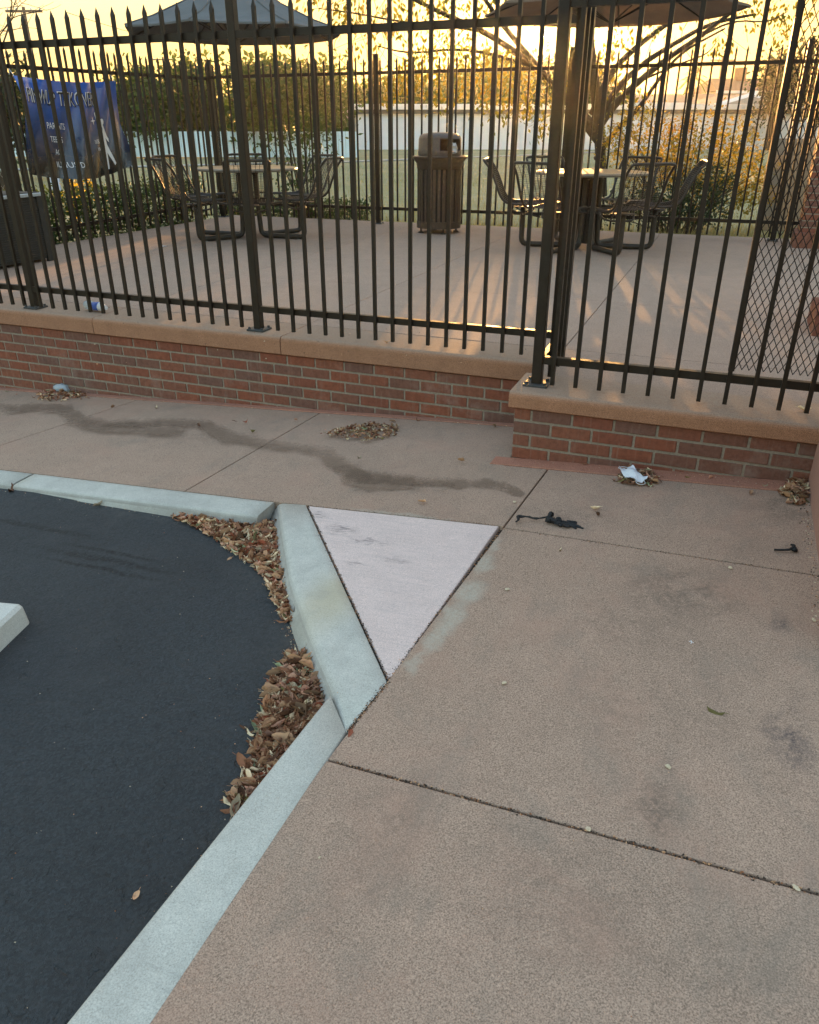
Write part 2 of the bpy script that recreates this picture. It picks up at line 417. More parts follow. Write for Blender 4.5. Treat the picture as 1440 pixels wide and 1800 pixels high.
def bark(name, c):
    m = NT(name); p = m.pos(); n = m.noise(m.scaled(p, (14, 14, 3)), 2, 5, .7)
    m.bsdf(m.ramp(n, [(.3, tuple(x*.55 for x in c)), (.7, c)]), .9, 0, m.bump(n, .6, .02), .2); return m.mat
M['bark'] = bark('grey_brown_bark', (.075, .058, .042)); M['twig'] = bark('twig_bark', (.10, .075, .05))
def field_mat():
    m = NT('dry_field'); p = m.pos(); n = m.noise(p, .35, 6, .65); n2 = m.noise(p, 6, 5, .7)
    col = m.mix(m.ramp(n, [(.35, 0), (.65, 1)]), (.34, .29, .17), (.24, .23, .12))
    col = m.mix(m.math('MULTIPLY', m.ramp(n2, [(.4, 0), (.7, 1)]), .4), col, (.16, .15, .07))
    m.bsdf(col, .95, 0, m.bump(n2, .7, .05), .1); return m.mat
M['field'] = field_mat()
def plain(name, c, rough=.8, var=.2, scale=6):
    m = NT(name); p = m.pos(); n = m.noise(p, scale, 5, .65)
    m.bsdf(m.mix(m.ramp(n, [(.3, 0), (.75, 1)]), c, tuple(x*(1-var) for x in c)), rough, 0, m.bump(n, .2, .01), .3); return m.mat
M['bluefence'] = plain('pale_blue_paint', (.66, .80, .86), .7, .12, 2)
M['palewall'] = plain('pale_block_paint', (.78, .78, .80), .85, .14, 1.2)
M['fascia'] = plain('white_fascia', (.78, .78, .76), .6, .08)
M['roof'] = plain('grey_shingle', (.16, .15, .14), .9, .3, 8)
M['roof2'] = plain('brown_shingle', (.15, .095, .07), .9, .3, 8)
M['housewall'] = plain('house_stucco', (.45, .42, .37), .9, .15)
M['window'] = plain('dark_window', (.05, .06, .07), .2, .1)
M['tanblock'] = plain('tan_block', (.36, .25, .16), .9, .2, 14)
M['terracotta'] = concrete('terracotta_stucco', (.36, .20, .15), (.40, .22, .165), .08, .15, .2)
M['white'] = plain('white_plastic', (.75, .76, .78), .4, .1, 30)
M['whitec'] = plain('white_cloth', (.70, .72, .74), .8, .15, 60)
M['blueink'] = plain('blue_print', (.08, .14, .45), .4)
M['black'] = plain('black_rubber', (.014, .014, .015), .55, .3, 40)
M['wood'] = plain('weathered_pole_wood', (.16, .12, .09), .9, .3)
M['stop'] = concrete('wheel_stop_concrete', (.50, .49, .44), (.56, .54, .48), .1, .2, .3)
M['chip'] = plain('pale_chip', (.60, .49, .34), .85, .2, 80)
def clearp():
    m = NT('clear_plastic'); p = m.pos()
    b = m.n('ShaderNodeBsdfPrincipled'); b.inputs['Base Color'].default_value = (.6, .68, .72, 1); b.inputs['Roughness'].default_value = .18
    t = m.n('ShaderNodeBsdfTransparent'); t.inputs[0].default_value = (.9, .95, .95, 1)
    mx = m.n('ShaderNodeMixShader'); mx.inputs[0].default_value = .5
    m.t.links.new(t.outputs[0], mx.inputs[1]); m.t.links.new(b.outputs[0], mx.inputs[2]); m.t.links.new(mx.outputs[0], m.out.inputs[0]); return m.mat
M['clear'] = clearp()
def litter(name, c):
    m = NT(name); o = m.obj(); r = m.rnd()
    col = m.mix(1, c, m.ramp(r, [(0, .4), (.5, 1), (1, 1.5)]), 'MULTIPLY')
    n = m.noise(o, 60, 4, .7); col = m.mix(m.math('MULTIPLY', m.ramp(n, [(.45, 0), (.7, 1)]), .5), col, tuple(x*.4 for x in c))
    m.bsdf(col, .7, 0, m.bump(m.noise(o, 130, 3), .4, .002), .3); return m.mat
LIT = [litter('tan_leaf', (.42, .24, .13)), litter('pale_leaf', (.62, .48, .30)), litter('brown_leaf', (.21, .09, .042)),
       litter('red_brown_leaf', (.27, .075, .035)), litter('olive_leaf', (.20, .16, .045)), litter('pink_tan_leaf', (.48, .26, .17)), litter('green_leaf', (.32, .36, .20))]
LITW = [22, 18, 30, 14, 4, 12, 2]

# ================================================================== GROUND
def ground_sheet():
    mb = MB()
    xs = [-420, -200, -110, -70, -50, -36, -26, -18, -13, -9, -6.95, -6.6, -3, 1.4, 4, 8, 14, 24, 40, 80, 200, 420]
    ys = [-60, -20, -8, -4, -1, 0.7, 0.8, 3, 6.9, 7.3, 9, 12, 16, 20, 26, 33, 42, 52, 66, 90, 140, 300, 800]
    def h(x, y):
        if x > -6.8 and y < 7.1: return -0.75
        if x < -6.8 and y < 0.75: return -0.75
        t = max(0, min(1, (y-9)/36)); return 0.24 + .2*t*t*(3-2*t)
    n = len(xs)
    vs = [(x, y, h(x, y)) for y in ys for x in xs]
    fs = [(j*n+i, j*n+i+1, (j+1)*n+i+1, (j+1)*n+i) for j in range(len(ys)-1) for i in range(n-1)]
    mb.add(vs, fs); o = mb.build('field', M['field']); tag(o, kind='structure')
ground_sheet()
def plan_sheet(name, x0, x1, y0, y1, f, mat, nx=30, ny=30):
    mb = MB()
    vs = [(x0+(x1-x0)*i/nx, y0+(y1-y0)*j/ny, 0) for j in range(ny+1) for i in range(nx+1)]
    vs = [(x, y, f(x, y)) for x, y, _ in vs]
    fs = [(j*(nx+1)+i, j*(nx+1)+i+1, (j+1)*(nx+1)+i+1, (j+1)*(nx+1)+i) for j in range(ny) for i in range(nx)]
    mb.add(vs, fs); o = mb.build(name, mat, smooth=True); return tag(o, kind='structure')
plan_sheet('asphalt', -14, 3, -14, -0.55, GA, M['asphalt'], 85, 6)

# ---- kerb and sidewalk plan points (traced on the ground surface)
p_ctl = gp(483, 882); p_ttl = gp(540, 888); p_ttr = gp(879, 924); p_tri = gp(684, 1199)
p_cor = gp(610, 1287); p_cl2 = gp(580, 1218); p_jA = gp(885, 927)
dirL = (gp(270, 1800)-p_cor); dirL.z = 0; dirL.normalize()
near_b = p_cor + dirL*2.6
dn = Vector((dirL.y, -dirL.x, 0));  dn = dn if dn.x < 0 else -dn
fdir = gp(110, 1800)-p_cl2; fdir.z = 0; fdir.normalize()
near_f = p_cl2 + fdir*2.72
bk0 = gp(0, 825); dback = (bk0-p_ctl); dback.z = 0; dback.normalize()
bk_far = p_ctl + dback*8.2
dbn = Vector((dback.y, -dback.x, 0)); dbn = dbn if dbn.y < 0 else -dbn
bf0 = p_ctl + dbn*0.165
bf_far = bk_far + dbn*0.165
def ccw(pts):
    a = sum(pts[i-1][0]*pts[i][1]-pts[i][0]*pts[i-1][1] for i in range(len(pts)))
    return pts if a > 0 else pts[::-1]
# sub-base under the joints
sb = [(p_ctl.x+dback.x*8, p_ctl.y+dback.y*8+.01), (p_ctl.x, p_ctl.y+.01), (p_ttl.x+.01, p_ttl.y), (p_tri.x, p_tri.y), (p_cor.x+.005, p_cor.y), (near_b.x+.01, near_b.y), (near_b.x, -6.5), (1.2, -6.5), (1.2, 0.3), (-0.4, 0.75), (-9.3, 0.75)]
M['grit'] = plain('joint_grit', (.055, .04, .03), .95, .5, 120)
side = MB().prism(ccw(sb), lambda x, y: G(x, y)-0.016, .4).build('sidewalk', M['grit']); tag(side, kind='structure')
def shrink(pts, d):
    pts = ccw([(p[0], p[1]) for p in pts]); n = len(pts); out = []
    for i in range(n):
        a, b, c = Vector(pts[i-1]), Vector(pts[i]), Vector(pts[(i+1) % n])
        e1 = (b-a).normalized(); e2 = (c-b).normalized()
        n1 = Vector((-e1.y, e1.x)); n2 = Vector((-e2.y, e2.x)); k = max(1+n1.dot(n2), .2)
        out.append(b+(n1+n2)*(d/k))
    return [(p.x, p.y) for p in out]
def slab(name, pts, mat, gap=.0035, bev=.004, f=G, depth=.1, parent=None):
    return MB().prism(shrink(pts, gap), f, depth, bev).build(name, mat, parent)
LX = lambda y: p_jA.x + (y-p_jA.y)*(p_cor.x-p_jA.x)/(p_cor.y-p_jA.y)    # long joint line
YA0 = p_jA.y; YA1 = gp(1425, 1010).y; YB0 = gp(595, 1340).y; YB1 = gp(1440, 1573).y
STR = -0.115     # salmon strip along right wall
XW = .905        # face of the terracotta wall
jx1t = gp(525, 745); jx1b = gp(335, 857); jx2t = gp(130, 735); jx2b = gp(0, 780)
def linex(a, b, y): return a.x+(b.x-a.x)*(y-a.y)/(b.y-a.y)
def back_y(x): return p_ctl.y + (x-p_ctl.x)*dback.y/dback.x
STL = .535       # strip along left wall
S = M['sidewalk']
# right run
slab('pavement_slab', [(LX(STR), STR), (XW+.02, STR-.01), (XW+.02, YA1), (p_jA.x, YA0)], S, parent=side)
slab('pavement_slab', [(p_jA.x, YA0), (XW+.02, YA1), (XW+.02, YB1), (LX(YB0), YB0)], S, parent=side)
slab('pavement_slab', [(LX(YB0), YB0), (XW+.02, YB1), (XW+.02, YB1-1.5), (LX(YB0-1.5), YB0-1.5)], S, parent=side)
slab('pavement_slab', [(LX(YB0-1.5), YB0-1.5), (XW+.02, YB1-1.5), (XW+.02, -6.4), (LX(-6.4), -6.4)], S, parent=side)
# left run behind the back kerb
yb = lambda x: back_y(x)
xa, xb_ = linex(jx1t, jx1b, STL), linex(jx1t, jx1b, back_y(jx1b.x))
xc, xd = linex(jx2t, jx2b, STL), linex(jx2t, jx2b, back_y(jx2b.x))
slab('pavement_slab', [(xa, STL), (-.48, STL), (-.48, STR), (LX(STR), STR), (p_jA.x, YA0), (p_ttr.x, p_ttr.y), (p_ctl.x, p_ctl.y), (xb_, yb(xb_))], S, parent=side)
slab('pavement_slab', [(xc, STL), (xa, STL), (xb_, yb(xb_)), (xd, yb(xd))], S, parent=side)
slab('pavement_slab', [(xc-1.5, STL), (xc, STL), (xd, yb(xd)), (xd-1.5, yb(xd-1.5))], S, parent=side)
for k in (1, 2, 3): slab('pavement_slab', [(xc-1.5*k-1.5, STL), (xc-1.5*k, STL), (xd-1.5*k, yb(xd-1.5*k)), (xd-1.5*k-1.5, yb(xd-1.5*k-1.5))], S, parent=side)
slab('mortar_strip', [(-.56, STR), (-.56, -.0), (-.48, 0.0), (XW+.02, 0.02), (XW+.02, STR-.012), (LX(STR), STR)], M['strip'], .002, .004, lambda x, y: G(x, y)+.003, parent=side)
slab('mortar_strip', [(-7.6, STL), (-7.6, .60), (-.46, .60), (-.46, STL)], M['strip'], .002, .004, lambda x, y: G(x, y)+.004, parent=side)
tri = slab('pink_ramp_slab', [p_ttl, p_ttr, p_tri], M['pink'], .004, .005, parent=side)
tri['label'] = 'pale pink triangular ramp slab with grey scuffs'

# ---- kerbs: rounded section swept along straight runs
mid_ = gp(580, 1110)
kerb = MB().prism(ccw([(p_ttl.x, p_ttl.y), (p_tri.x, p_tri.y), (mid_.x, mid_.y)]), lambda x, y: G(x, y)-.05, .3)
kerb = kerb.build('kerb', M['grit']); tag(kerb, kind='structure')
def kerb_run(b0, b1, f0, f1, n=14, rad=.022, batter=.02, name='kerb_stone'):
    # b: back edge, f: face edge (plan); section: back bottom, back top, top.., rounded nose, battered face to below asphalt
    mb = MB(); sec = []
    rows = []
    for i in range(n+1):
        t = i/n
        B = Vector((b0.x+(b1.x-b0.x)*t, b0.y+(b1.y-b0.y)*t)); F = Vector((f0.x+(f1.x-f0.x)*t, f0.y+(f1.y-f0.y)*t))
        d = (F-B); L = d.length; d.normalize()
        row = []
        def P(s, dz): q = B+d*s; row.append((q.x, q.y, G(q.x, q.y)+dz))
        P(.003, -.3); P(.003, -.006); P(.009, .001)
        for k in range(1, 4): P(L*k/4, .001)
        for k in range(0, 5):
            a = k*math.pi/8; P(L-rad+rad*math.sin(a), .001-rad+rad*math.cos(a))
        q = F+d*batter; row.append((q.x, q.y, GA(q.x, q.y)-.002 if GA(q.x, q.y) < G(q.x, q.y)-.03 else G(q.x, q.y)-.04))
        q = F+d*(batter+.01); row.append((q.x, q.y, GA(q.x, q.y)-.2))
        rows.append(row)
    m = len(rows[0]); vs = [p for r in rows for p in r]
    fs = [(i*m+k, i*m+k+1, (i+1)*m+k+1, (i+1)*m+k) for i in range(n) for k in range(m-1)]
    fs += [tuple(range(m)), tuple(reversed(range(n*m, n*m+m)))]
    mb.add(vs, fs)
    me = mb.mesh(name, M['kerb'], False)
    bm = bmesh.new(); bm.from_mesh(me); bmesh.ops.recalc_face_normals(bm, faces=bm.faces); bm.to_mesh(me); bm.free()
    me.polygons.foreach_set('use_smooth', [len(p.vertices) < 6 for p in me.polygons])
    return link(name, me, kerb)
def lerp(a, b, t): return a+(b-a)*t
kj = gp(62, 832); tj = (kj-p_ctl).length/(bk_far-p_ctl).length
kerb_run(p_ctl, lerp(p_ctl, bk_far, tj-.001), bf0, lerp(bf0, bf_far, tj-.001), 16)
kerb_run(lerp(p_ctl, bk_far, tj+.001), bk_far, lerp(bf0, bf_far, tj+.001), bf_far, 22)
# diagonal flared kerb: back edge = triangle side, face edge = traced curve
fc = [gp(489, 905), gp(494, 960), gp(508, 1030), gp(528, 1090), gp(548, 1145), gp(580, 1216)]
bc = [lerp(p_ttl, p_tri, k/5) for k in range(6)]
def diag():
    mb = MB(); rows = []
    bks = [p_ttl]+[lerp(p_ttl, p_tri, t) for t in (.16, .38, .62, .84)]+[p_tri, p_cor]
    fcs = [gp(484, 884), gp(494, 950), gp(506, 1020), gp(527, 1085), gp(551, 1148), gp(579, 1214), p_cor]
    for i in range(len(bks)):
        B = Vector(bks[i][:2]); F = Vector(fcs[i][:2]); last = i == len(bks)-1
        d = (F-B); L = max(d.length, .004); d = d.normalized() if d.length > .005 else Vector((-1, 0))
        row = []
        def P(s, dz): q = B+d*s; row.append((q.x, q.y, G(q.x, q.y)+dz))
        e = min(.004, L*.2); rad = min(.05, L*.3)
        P(e, -.3); P(e, -.006); P(e*2, .0)
        for k in range(1, 4): P(e*2+(L-rad-e*2)*k/4, 0)
        for k in range(5):
            a = k*math.pi/8*.8; P(L-rad+rad*math.sin(a), -rad*.8*(1-math.cos(a)))
        bt = .03 if not last else .001
        q = F+d*bt; row.append((q.x, q.y, min(GA(q.x, q.y), G(q.x, q.y)-.04)))
        q = F+d*(bt+.004); row.append((q.x, q.y, GA(q.x, q.y)-.2))
        rows.append(row)
    m = len(rows[0]); vs = [p for r in rows for p in r]; n = len(rows)-1
    fs = [(i*m+k, i*m+k+1, (i+1)*m+k+1, (i+1)*m+k) for i in range(n) for k in range(m-1)]
    fs += [tuple(range(m)), tuple(reversed(range(n*m, n*m+m)))]
    mb.add(vs, fs); me = mb.mesh('kerb_stone', M['kerb'])
    bm = bmesh.new(); bm.from_mesh(me); bmesh.ops.recalc_face_normals(bm, faces=bm.faces); bm.to_mesh(me); bm.free()
    me.polygons.foreach_set('use_smooth', [len(p.vertices) < 6 for p in me.polygons])
    o = link('kerb_stone', me, kerb); o['label'] = 'diagonal kerb piece with yellowish wash'
diag()
nf0 = p_cl2.copy()
kerb_run(p_cor + dirL*.004, near_b, nf0 + dirL*.004, near_f, 12, .02)

# ---- wet trail on the pavement (thin stain sheet)
def wet_mat():
    m = NT('damp_concrete'); p = m.pos()
    fine = m.noise(p, 260, 2, .6)
    col = m.mix(1, (.20, .13, .085), m.ramp(fine, [(.32, .6), (.5, 1), (.7, 1.35)]), 'MULTIPLY')
    b = m.n('ShaderNodeBsdfPrincipled'); m.set(b.inputs['Base Color'], col); b.inputs['Roughness'].default_value = .7
    t = m.n('ShaderNodeBsdfTransparent'); mx = m.n('ShaderNodeMixShader')
    at = m.n('ShaderNodeAttribute'); at.attribute_name = 'edge'
    e = m.math('ADD', at.outputs['Fac'], m.math('MULTIPLY', m.math('SUBTRACT', m.noise(p, 8, 8, .8), .5), 4.2))
    m.set(mx.inputs[0], m.ramp(e, [(.30, 0), (.36, .2), (.62, .27), (.70, .46), (1, .54)]))
    m.t.links.new(t.outputs[0], mx.inputs[1]); m.t.links.new(b.outputs[0], mx.inputs[2]); m.t.links.new(mx.outputs[0], m.out.inputs[0]); return m.mat
WET = wet_mat()
def stain(pts):     # pts: (px, py_top, py_bottom)
    mb = MB(); vs = []; ed = []
    for px, a, b in pts:
        for k in range(5):
            q = gp(px, a+(b-a)*k/4); vs.append((q.x, q.y, q.z+.0016)); ed.append([0, .8, 1, .8, 0][k])
    n = len(pts)
    fs = [(i*5+k, i*5+k+1, (i+1)*5+k+1, (i+1)*5+k) for i in range(n-1) for k in range(4)]
    mb.add(vs, fs); o = mb.build('wet_trail', WET, side)
    at = o.data.attributes.new('edge', 'FLOAT', 'POINT')
    for i, v in enumerate(ed): at.data[i].value = v if 0 < i//5 < n-1 else 0
stain([(100, 735, 742), (150, 738, 756), (220, 742, 764), (300, 745, 768), (360, 752, 776)])
stain([(575, 815, 826), (610, 818, 862), (660, 826, 868), (720, 838, 864), (800, 846, 866)])
stain([(-20, 706, 730), (20, 708, 728), (60, 706, 726), (100, 707, 728), (125, 708, 745), (150, 728, 752), (190, 735, 752), (240, 735, 752), (300, 733, 751), (345, 735, 752), (370, 735, 768), (385, 745, 778), (420, 757, 780), (470, 768, 792), (520, 775, 795), (560, 782, 805), (585, 785, 835), (610, 798, 850), (640, 822, 852), (690, 828, 853), (740, 836, 856), (800, 838, 860), (850, 838, 862), (890, 845, 870), (915, 858, 878), (925, 868, 872)])

# ================================================================== BRICK WALLS
BR, H = .2032, .0699
def brick_mesh(w):
    mb = MB(); y1 = .09
    hw, hh, b = w/2-.0015, .0282, .0022
    fr = [(-hw+b, -hh), (hw-b, -hh), (hw, -hh+b), (hw, hh-b), (hw-b, hh), (-hw+b, hh), (-hw, hh-b), (-hw, -hh+b)]
    inn = [(x*(1-b/hw*1.2), z*(1-b/hh*1.2)) for x, z in fr]
    vs = [(x, 0, z) for x, z in inn]+[(x, b, z) for x, z in fr]+[(x, y1, z) for x, z in fr]
    fs = [tuple(range(8))]
    for k in range(8):
        n = (k+1) % 8; fs += [(k, 8+k, 8+n, n), (8+k, 16+k, 16+n, 8+n)]
    mb.add(vs, fs); return mb.mesh('brick', M['brick'])
full_brick = brick_mesh(.194)
cut = {}
def brick_wall(name, label, x0, x1, yf, bed1, head2, courses, ret=False):
    w = thing(name, label, 'brick wall', (x0, yf, 0))
    zb = bed1-H*(courses-1)
    MB().box(0, x1-x0, .005, .25, zb-.3-0, bed1+H-.012).build('mortar', M['mortar'], w)
    for c in range(courses):
        zc = bed1+H/2-c*H
        off = head2 + (BR/2 if c % 2 == 0 else 0)
        k = math.floor((x0-off)/BR)-1
        while off+k*BR < x1:
            a, b = max(off+k*BR+.0046, x0), min(off+(k+1)*BR-.0046, x1)
            k += 1
            if b-a < .03: continue
            cxm = (a+b)/2
            # skip bricks wholly below the pavement
            if zc+H/2 < G(cxm, yf)-.02: continue
            wd = round(b-a, 3)
            me = full_brick if abs(wd-.194) < .003 else cut.setdefault(wd, brick_mesh(wd))
            o = link('brick', me, w, (cxm-x0, random.uniform(-.0015, .0015), zc+random.uniform(-.0008, .0008)), (random.uniform(-.008, .008), random.uniform(-.006, .006), random.uniform(-.006, .006)))
    return w
def coping(parent, x0, x1, yf, zb, zt, depth, joints, ox, oy):
    xs = [x0]+[j for j in joints if x0 < j < x1]+[x1]
    for a, b in zip(xs[:-1], xs[1:]):
        a += .003 if a != x0 else 0; b -= .003 if b != x1 else 0
        r = .028; mb = MB(); prof = [(depth, zb), (.012, zb), (0, zb+.008)]
        for k in range(6):
            t = k*math.pi/10; prof.append((r-r*math.cos(t), zt-r+r*math.sin(t)))
        prof.append((depth, zt)); n = len(prof)
        nx = max(2, int((b-a)/.3)); vs = []
        for i in range(nx+1):
            x = a+(b-a)*i/nx
            for (y, z) in prof: vs.append((x-ox, yf+y-oy, z))
        fs = [(i*n+k, (i+1)*n+k, (i+1)*n+(k+1) % n, i*n+(k+1) % n) for i in range(nx) for k in range(n)]
        fs += [tuple(reversed(range(n))), tuple(range(nx*n, nx*n+n))]
        mb.add(vs, fs); me = mb.mesh('coping', M['coping'])
        bm = bmesh.new(); bm.from_mesh(me); bmesh.ops.recalc_face_normals(bm, faces=bm.faces); bm.to_mesh(me); bm.free()
        link('coping', me, parent)
YL = .5903
wl = brick_wall('brick_wall', 'long low red brick wall with terracotta coping under the left fence run', -6.95, -.475, YL, .1931, -4.4602, 9)
coping(wl, -6.95, -.478, YL-.022, .2615, PZ-.002, .36, [-6.65, -5.15, -3.65, -2.15], -6.95, YL)
wr = brick_wall('brick_wall', 'short red brick wall section stepping forward at right, with white mask at its foot', -.475, .93, 0.0, .2342, -.2845, 6)
coping(wr, -.502, .925, -.024, .3015, PZ+.006, .36, [], -.475, 0.0)
# the short end of the right section (faces left)
for c in range(5):
    zc = .2342+H/2-c*H
    for k in range(3):
        y0 = .0+.005+(k*.2032 if c % 2 else k*.2032-.1016); y1 = min(y0+.194, .585); y0 = max(y0, .096 if c % 2 else .1)
        if y1-y0 < .05: continue
        wd = round(y1-y0, 3); me = cut.setdefault(wd, brick_mesh(wd))
        link('brick', me, wr, (0.0, (y0+y1)/2, zc), (0, 0, -math.pi/2))
MB().box(-.0, .20, .25, .59, -.3, .30).build('mortar', M['mortar'], wr, loc=(.006, 0, 0))

# ================================================================== PATIO
patio = MB().box(-6.72, 3.5, .80, 7.05, -.72, PZ-.014).build('patio', M['grit']); tag(patio, kind='structure')
MB().box(-.22, 3.5, .27, .80, -.72, PZ-.014).build('patio_base', M['grit'], patio)
xs = [-6.72, -5.15, -3.65, -2.15, -.42, 1.08, 2.58, 3.5]; ys = [.93, 2.45, 3.95, 5.45, 7.05]
flat = lambda x, y: PZ
for i in range(len(xs)-1):
    for j in range(len(ys)-1):
        slab('patio_slab', [(xs[i], ys[j]), (xs[i+1], ys[j]), (xs[i+1], ys[j+1]), (xs[i], ys[j+1])], M['patio'], .0025, .003, flat, .013, patio)
slab('patio_slab', [(-.47, .337), (1.08, .337), (1.08, .93), (-.47, .93)], M['patio'], .0025, .003, flat, .013, patio)
slab('patio_slab', [(1.08, .26), (3.5, .26), (3.5, .93), (1.08, .93)], M['patio'], .0025, .003, flat, .013, patio)

# ================================================================== FENCES
PW = .0195
def picket_mesh(z0, z1):
    h = PW/2; mb = MB()
    zt = z1-.062
    vs = [(-h, -h, z0), (h, -h, z0), (h, h, z0), (-h, h, z0), (-h, -h, zt), (h, -h, zt), (h, h, zt), (-h, h, zt)]
    g = h*1.25; vs += [(-g, -h*.7, zt+.018), (g, -h*.7, zt+.018), (g, h*.7, zt+.018), (-g, h*.7, zt+.018), (0, 0, z1)]
    fs = [(3, 2, 1, 0)]
    for k in range(4):
        n = (k+1) % 4; fs += [(k, n, 4+n, 4+k), (4+k, 4+n, 8+n, 8+k), (8+k, 8+n, 12)]
    mb.add(vs, fs); return mb.mesh('picket', M['iron'])
def post(parent, x, y, z0, z1, s=.051, plate=True, rz=0):
    o = MB().bbox(-s/2, s/2, -s/2, s/2, z0, z1, .004).build('post', M['iron'], parent, loc=(x, y, 0), rot=(0, 0, rz))
    MB().bbox(-s/2-.003, s/2+.003, -s/2-.003, s/2+.003, z1, z1+.012, .004).build('post_cap', M['iron'], o)
    if plate:
        pl = MB().bbox(-.062, .062, -.058, .058, z0+.0, z0+.011, .003)
        for a in (-1, 1):
            for b in (-1, 1): pl.lathe([(0.0001, z0+.024), (.009, z0+.022), (.010, z0+.011)], 6, a*.046, b*.043)
        pl.build('base_plate', M['plate'], o)
    return o
def rail(parent, a, b, w=.032, h=.038):
    a, b = Vector(a), Vector(b); d = b-a; L = math.hypot(d.x, d.y)
    ang = math.atan2(d.y, d.x); mb = MB()
    s = d.z/L
    vs = []
    for x in (0, L):
        for y, z in ((-w/2, -h/2), (w/2, -h/2), (w/2, h/2), (-w/2, h/2)): vs.append((x, y, z+x*s))
    mb.add(vs, [(0, 3, 2, 1), (4, 5, 6, 7), (0, 1, 5, 4), (1, 2, 6, 5), (2, 3, 7, 6), (3, 0, 4, 7)])
    return mb.build('rail', M['iron'], parent, loc=a, rot=(0, 0, ang))
front = thing('picket_fence', 'nearest black spear-topped iron fence bolted to the brick walls', 'fence', (0, 0, 0))
fp = picket_mesh(.395, 2.195)
RY, PY = .684, .657
for X in (-6.66, -4.27, -2.372): post(front, X, RY+.004, PZ, 2.32)
post(front, -.402, .148, PZ+.006, 2.60)
post(front, -.395, .688, PZ, 2.60, plate=False)
# (left run pickets)
pk = [-.613-.1142*i for i in range(15)] + [-2.481-.1135*i for i in range(16)] + [-4.339-.1145*i for i in range(20)]
for X in pk: link('picket', fp, front, (X, PY, 0))
for z in (.517, 2.027):
    rail(front, (-6.66, RY, z), (-.42, RY, z))
    rail(front, (-.40, .148, z), (1.25, .148, z))
    rail(front, (-.388, .17, z), (-.388, .67, z))
fp2 = picket_mesh(.40, 2.19)
for i in range(13): link('picket', fp2, front, (-.318+.1165*i, .148-.027, 0))
for i in range(4): link('picket', fp2, front, (-.362, .262+i*.105, 0))
# welded security mesh behind the right run, with its frame
fr = MB(); fr.box(.487, .515, .168, .196, .545, 3.3).build('mesh_frame', M['iron'], front)
def diamond():
    mb = MB(); x0, x1, z0, z1 = .515, 1.6, .552, 3.3; w, h = .031, .062; y = .184; r = .0019
    k = h/w
    n0 = int((z1-z0)/h)+int((x1-x0)/w)+2
    for sgn in (1, -1):
        i = -n0
        while i < n0:
            # line z = z0 + sgn*k*(x-x0) + i*h
            pts = []
            zA = z0+i*h
            xa_, za_ = x0, zA; xb2, zb2 = x1, zA+sgn*k*(x1-x0)
            def clip(xa_, za_, xb2, zb2):
                t0, t1 = 0., 1.; dz = zb2-za_
                ta, tb = (z0-za_)/dz, (z1-za_)/dz
                if ta > tb: ta, tb = tb, ta
                t0, t1 = max(t0, ta), min(t1, tb)
                return (t0, t1) if t1 > t0+1e-4 else None
            c = clip(xa_, za_, xb2, zb2)
            if c:
                P = lambda t: (xa_+(xb2-xa_)*t, y+sgn*.0014, za_+(zb2-za_)*t)
                mb.tube([P(c[0]), P(c[1])], r, 4, False)
            i += 1
    return mb.build('security_mesh', M['iron'], front)
diamond()
# rear fence
rear = thing('picket_fence', 'black iron fence along the far edge of the patio behind the tables', 'fence')
rp = picket_mesh(.425, 2.37)
x = -6.62
while x < 2.6:
    if min(abs(x-a) for a in (-4.17, -1.66, .87)) > .045: link('picket', rp, rear, (x, 6.735, 0))
    x += .1145
for X in (-6.7, -4.17, -1.66, .87): post(rear, X, 6.76, PZ, 2.40, .058)
rail(rear, (-6.68, 6.76, .58), (2.6, 6.76, .585)); rail(rear, (-6.68, 6.76, 2.20), (2.6, 6.76, 2.205))
sidef = thing('picket_fence', 'black iron fence on the far left side, carrying the blue banner', 'fence')
y = .85
while y < 6.7:
    t = (y-.8)/6; mesh_ = rp if y > 3.7 else picket_mesh(.41, 2.29) if y == .85 else sp_
    if y == .85: sp_ = mesh_
    link('picket', mesh_, sidef, (-6.70, y, 0)); y += .1145
for Y in (.75, 3.0): post(sidef, -6.70, Y+.05, PZ, 2.33)
rail(sidef, (-6.725, .7, .50), (-6.725, 6.74, .59)); rail(sidef, (-6.725, .7, 2.09), (-6.725, 6.74, 2.18))

# ================================================================== SEATING
def smooth_path(pts, it=2):
    pts = [Vector(p) for p in pts]
    for _ in range(it):
        out = [pts[0]]
        for a, b in zip(pts[:-1], pts[1:]): out += [a*.75+b*.25, a*.25+b*.75]
        out.append(pts[-1]); pts = out
    return pts
SEATP = [(.405, 0, .405), (.415, 0, .445), (.47, 0, .468), (.64, 0, .455), (.82, 0, .45), (.92, 0, .50), (.985, 0, .66), (1.05, 0, .80), (1.13, 0, .885)]
prof = smooth_path(SEATP, 2)
def seat_frame_mesh():
    w = .235; L = [Vector((p.x, -w, p.z)) for p in prof]; Rr = [Vector((p.x, w, p.z)) for p in prof]
    # round the corners at both ends
    loop = L[2:-2] + [Vector((prof[-2].x, -w*.93, prof[-2].z)), Vector((prof[-1].x, -w*.72, prof[-1].z)), Vector((prof[-1].x, w*.72, prof[-1].z)), Vector((prof[-2].x, w*.93, prof[-2].z))] \
        + Rr[2:-2][::-1] + [Vector((prof[1].x, w*.93, prof[1].z)), Vector((prof[0].x, w*.7, prof[0].z)), Vector((prof[0].x, -w*.7, prof[0].z)), Vector((prof[1].x, -w*.93, prof[1].z))]
    return MB().tube(loop, .0135, 8, closed=True).mesh('seat_frame', M['chair'], True)
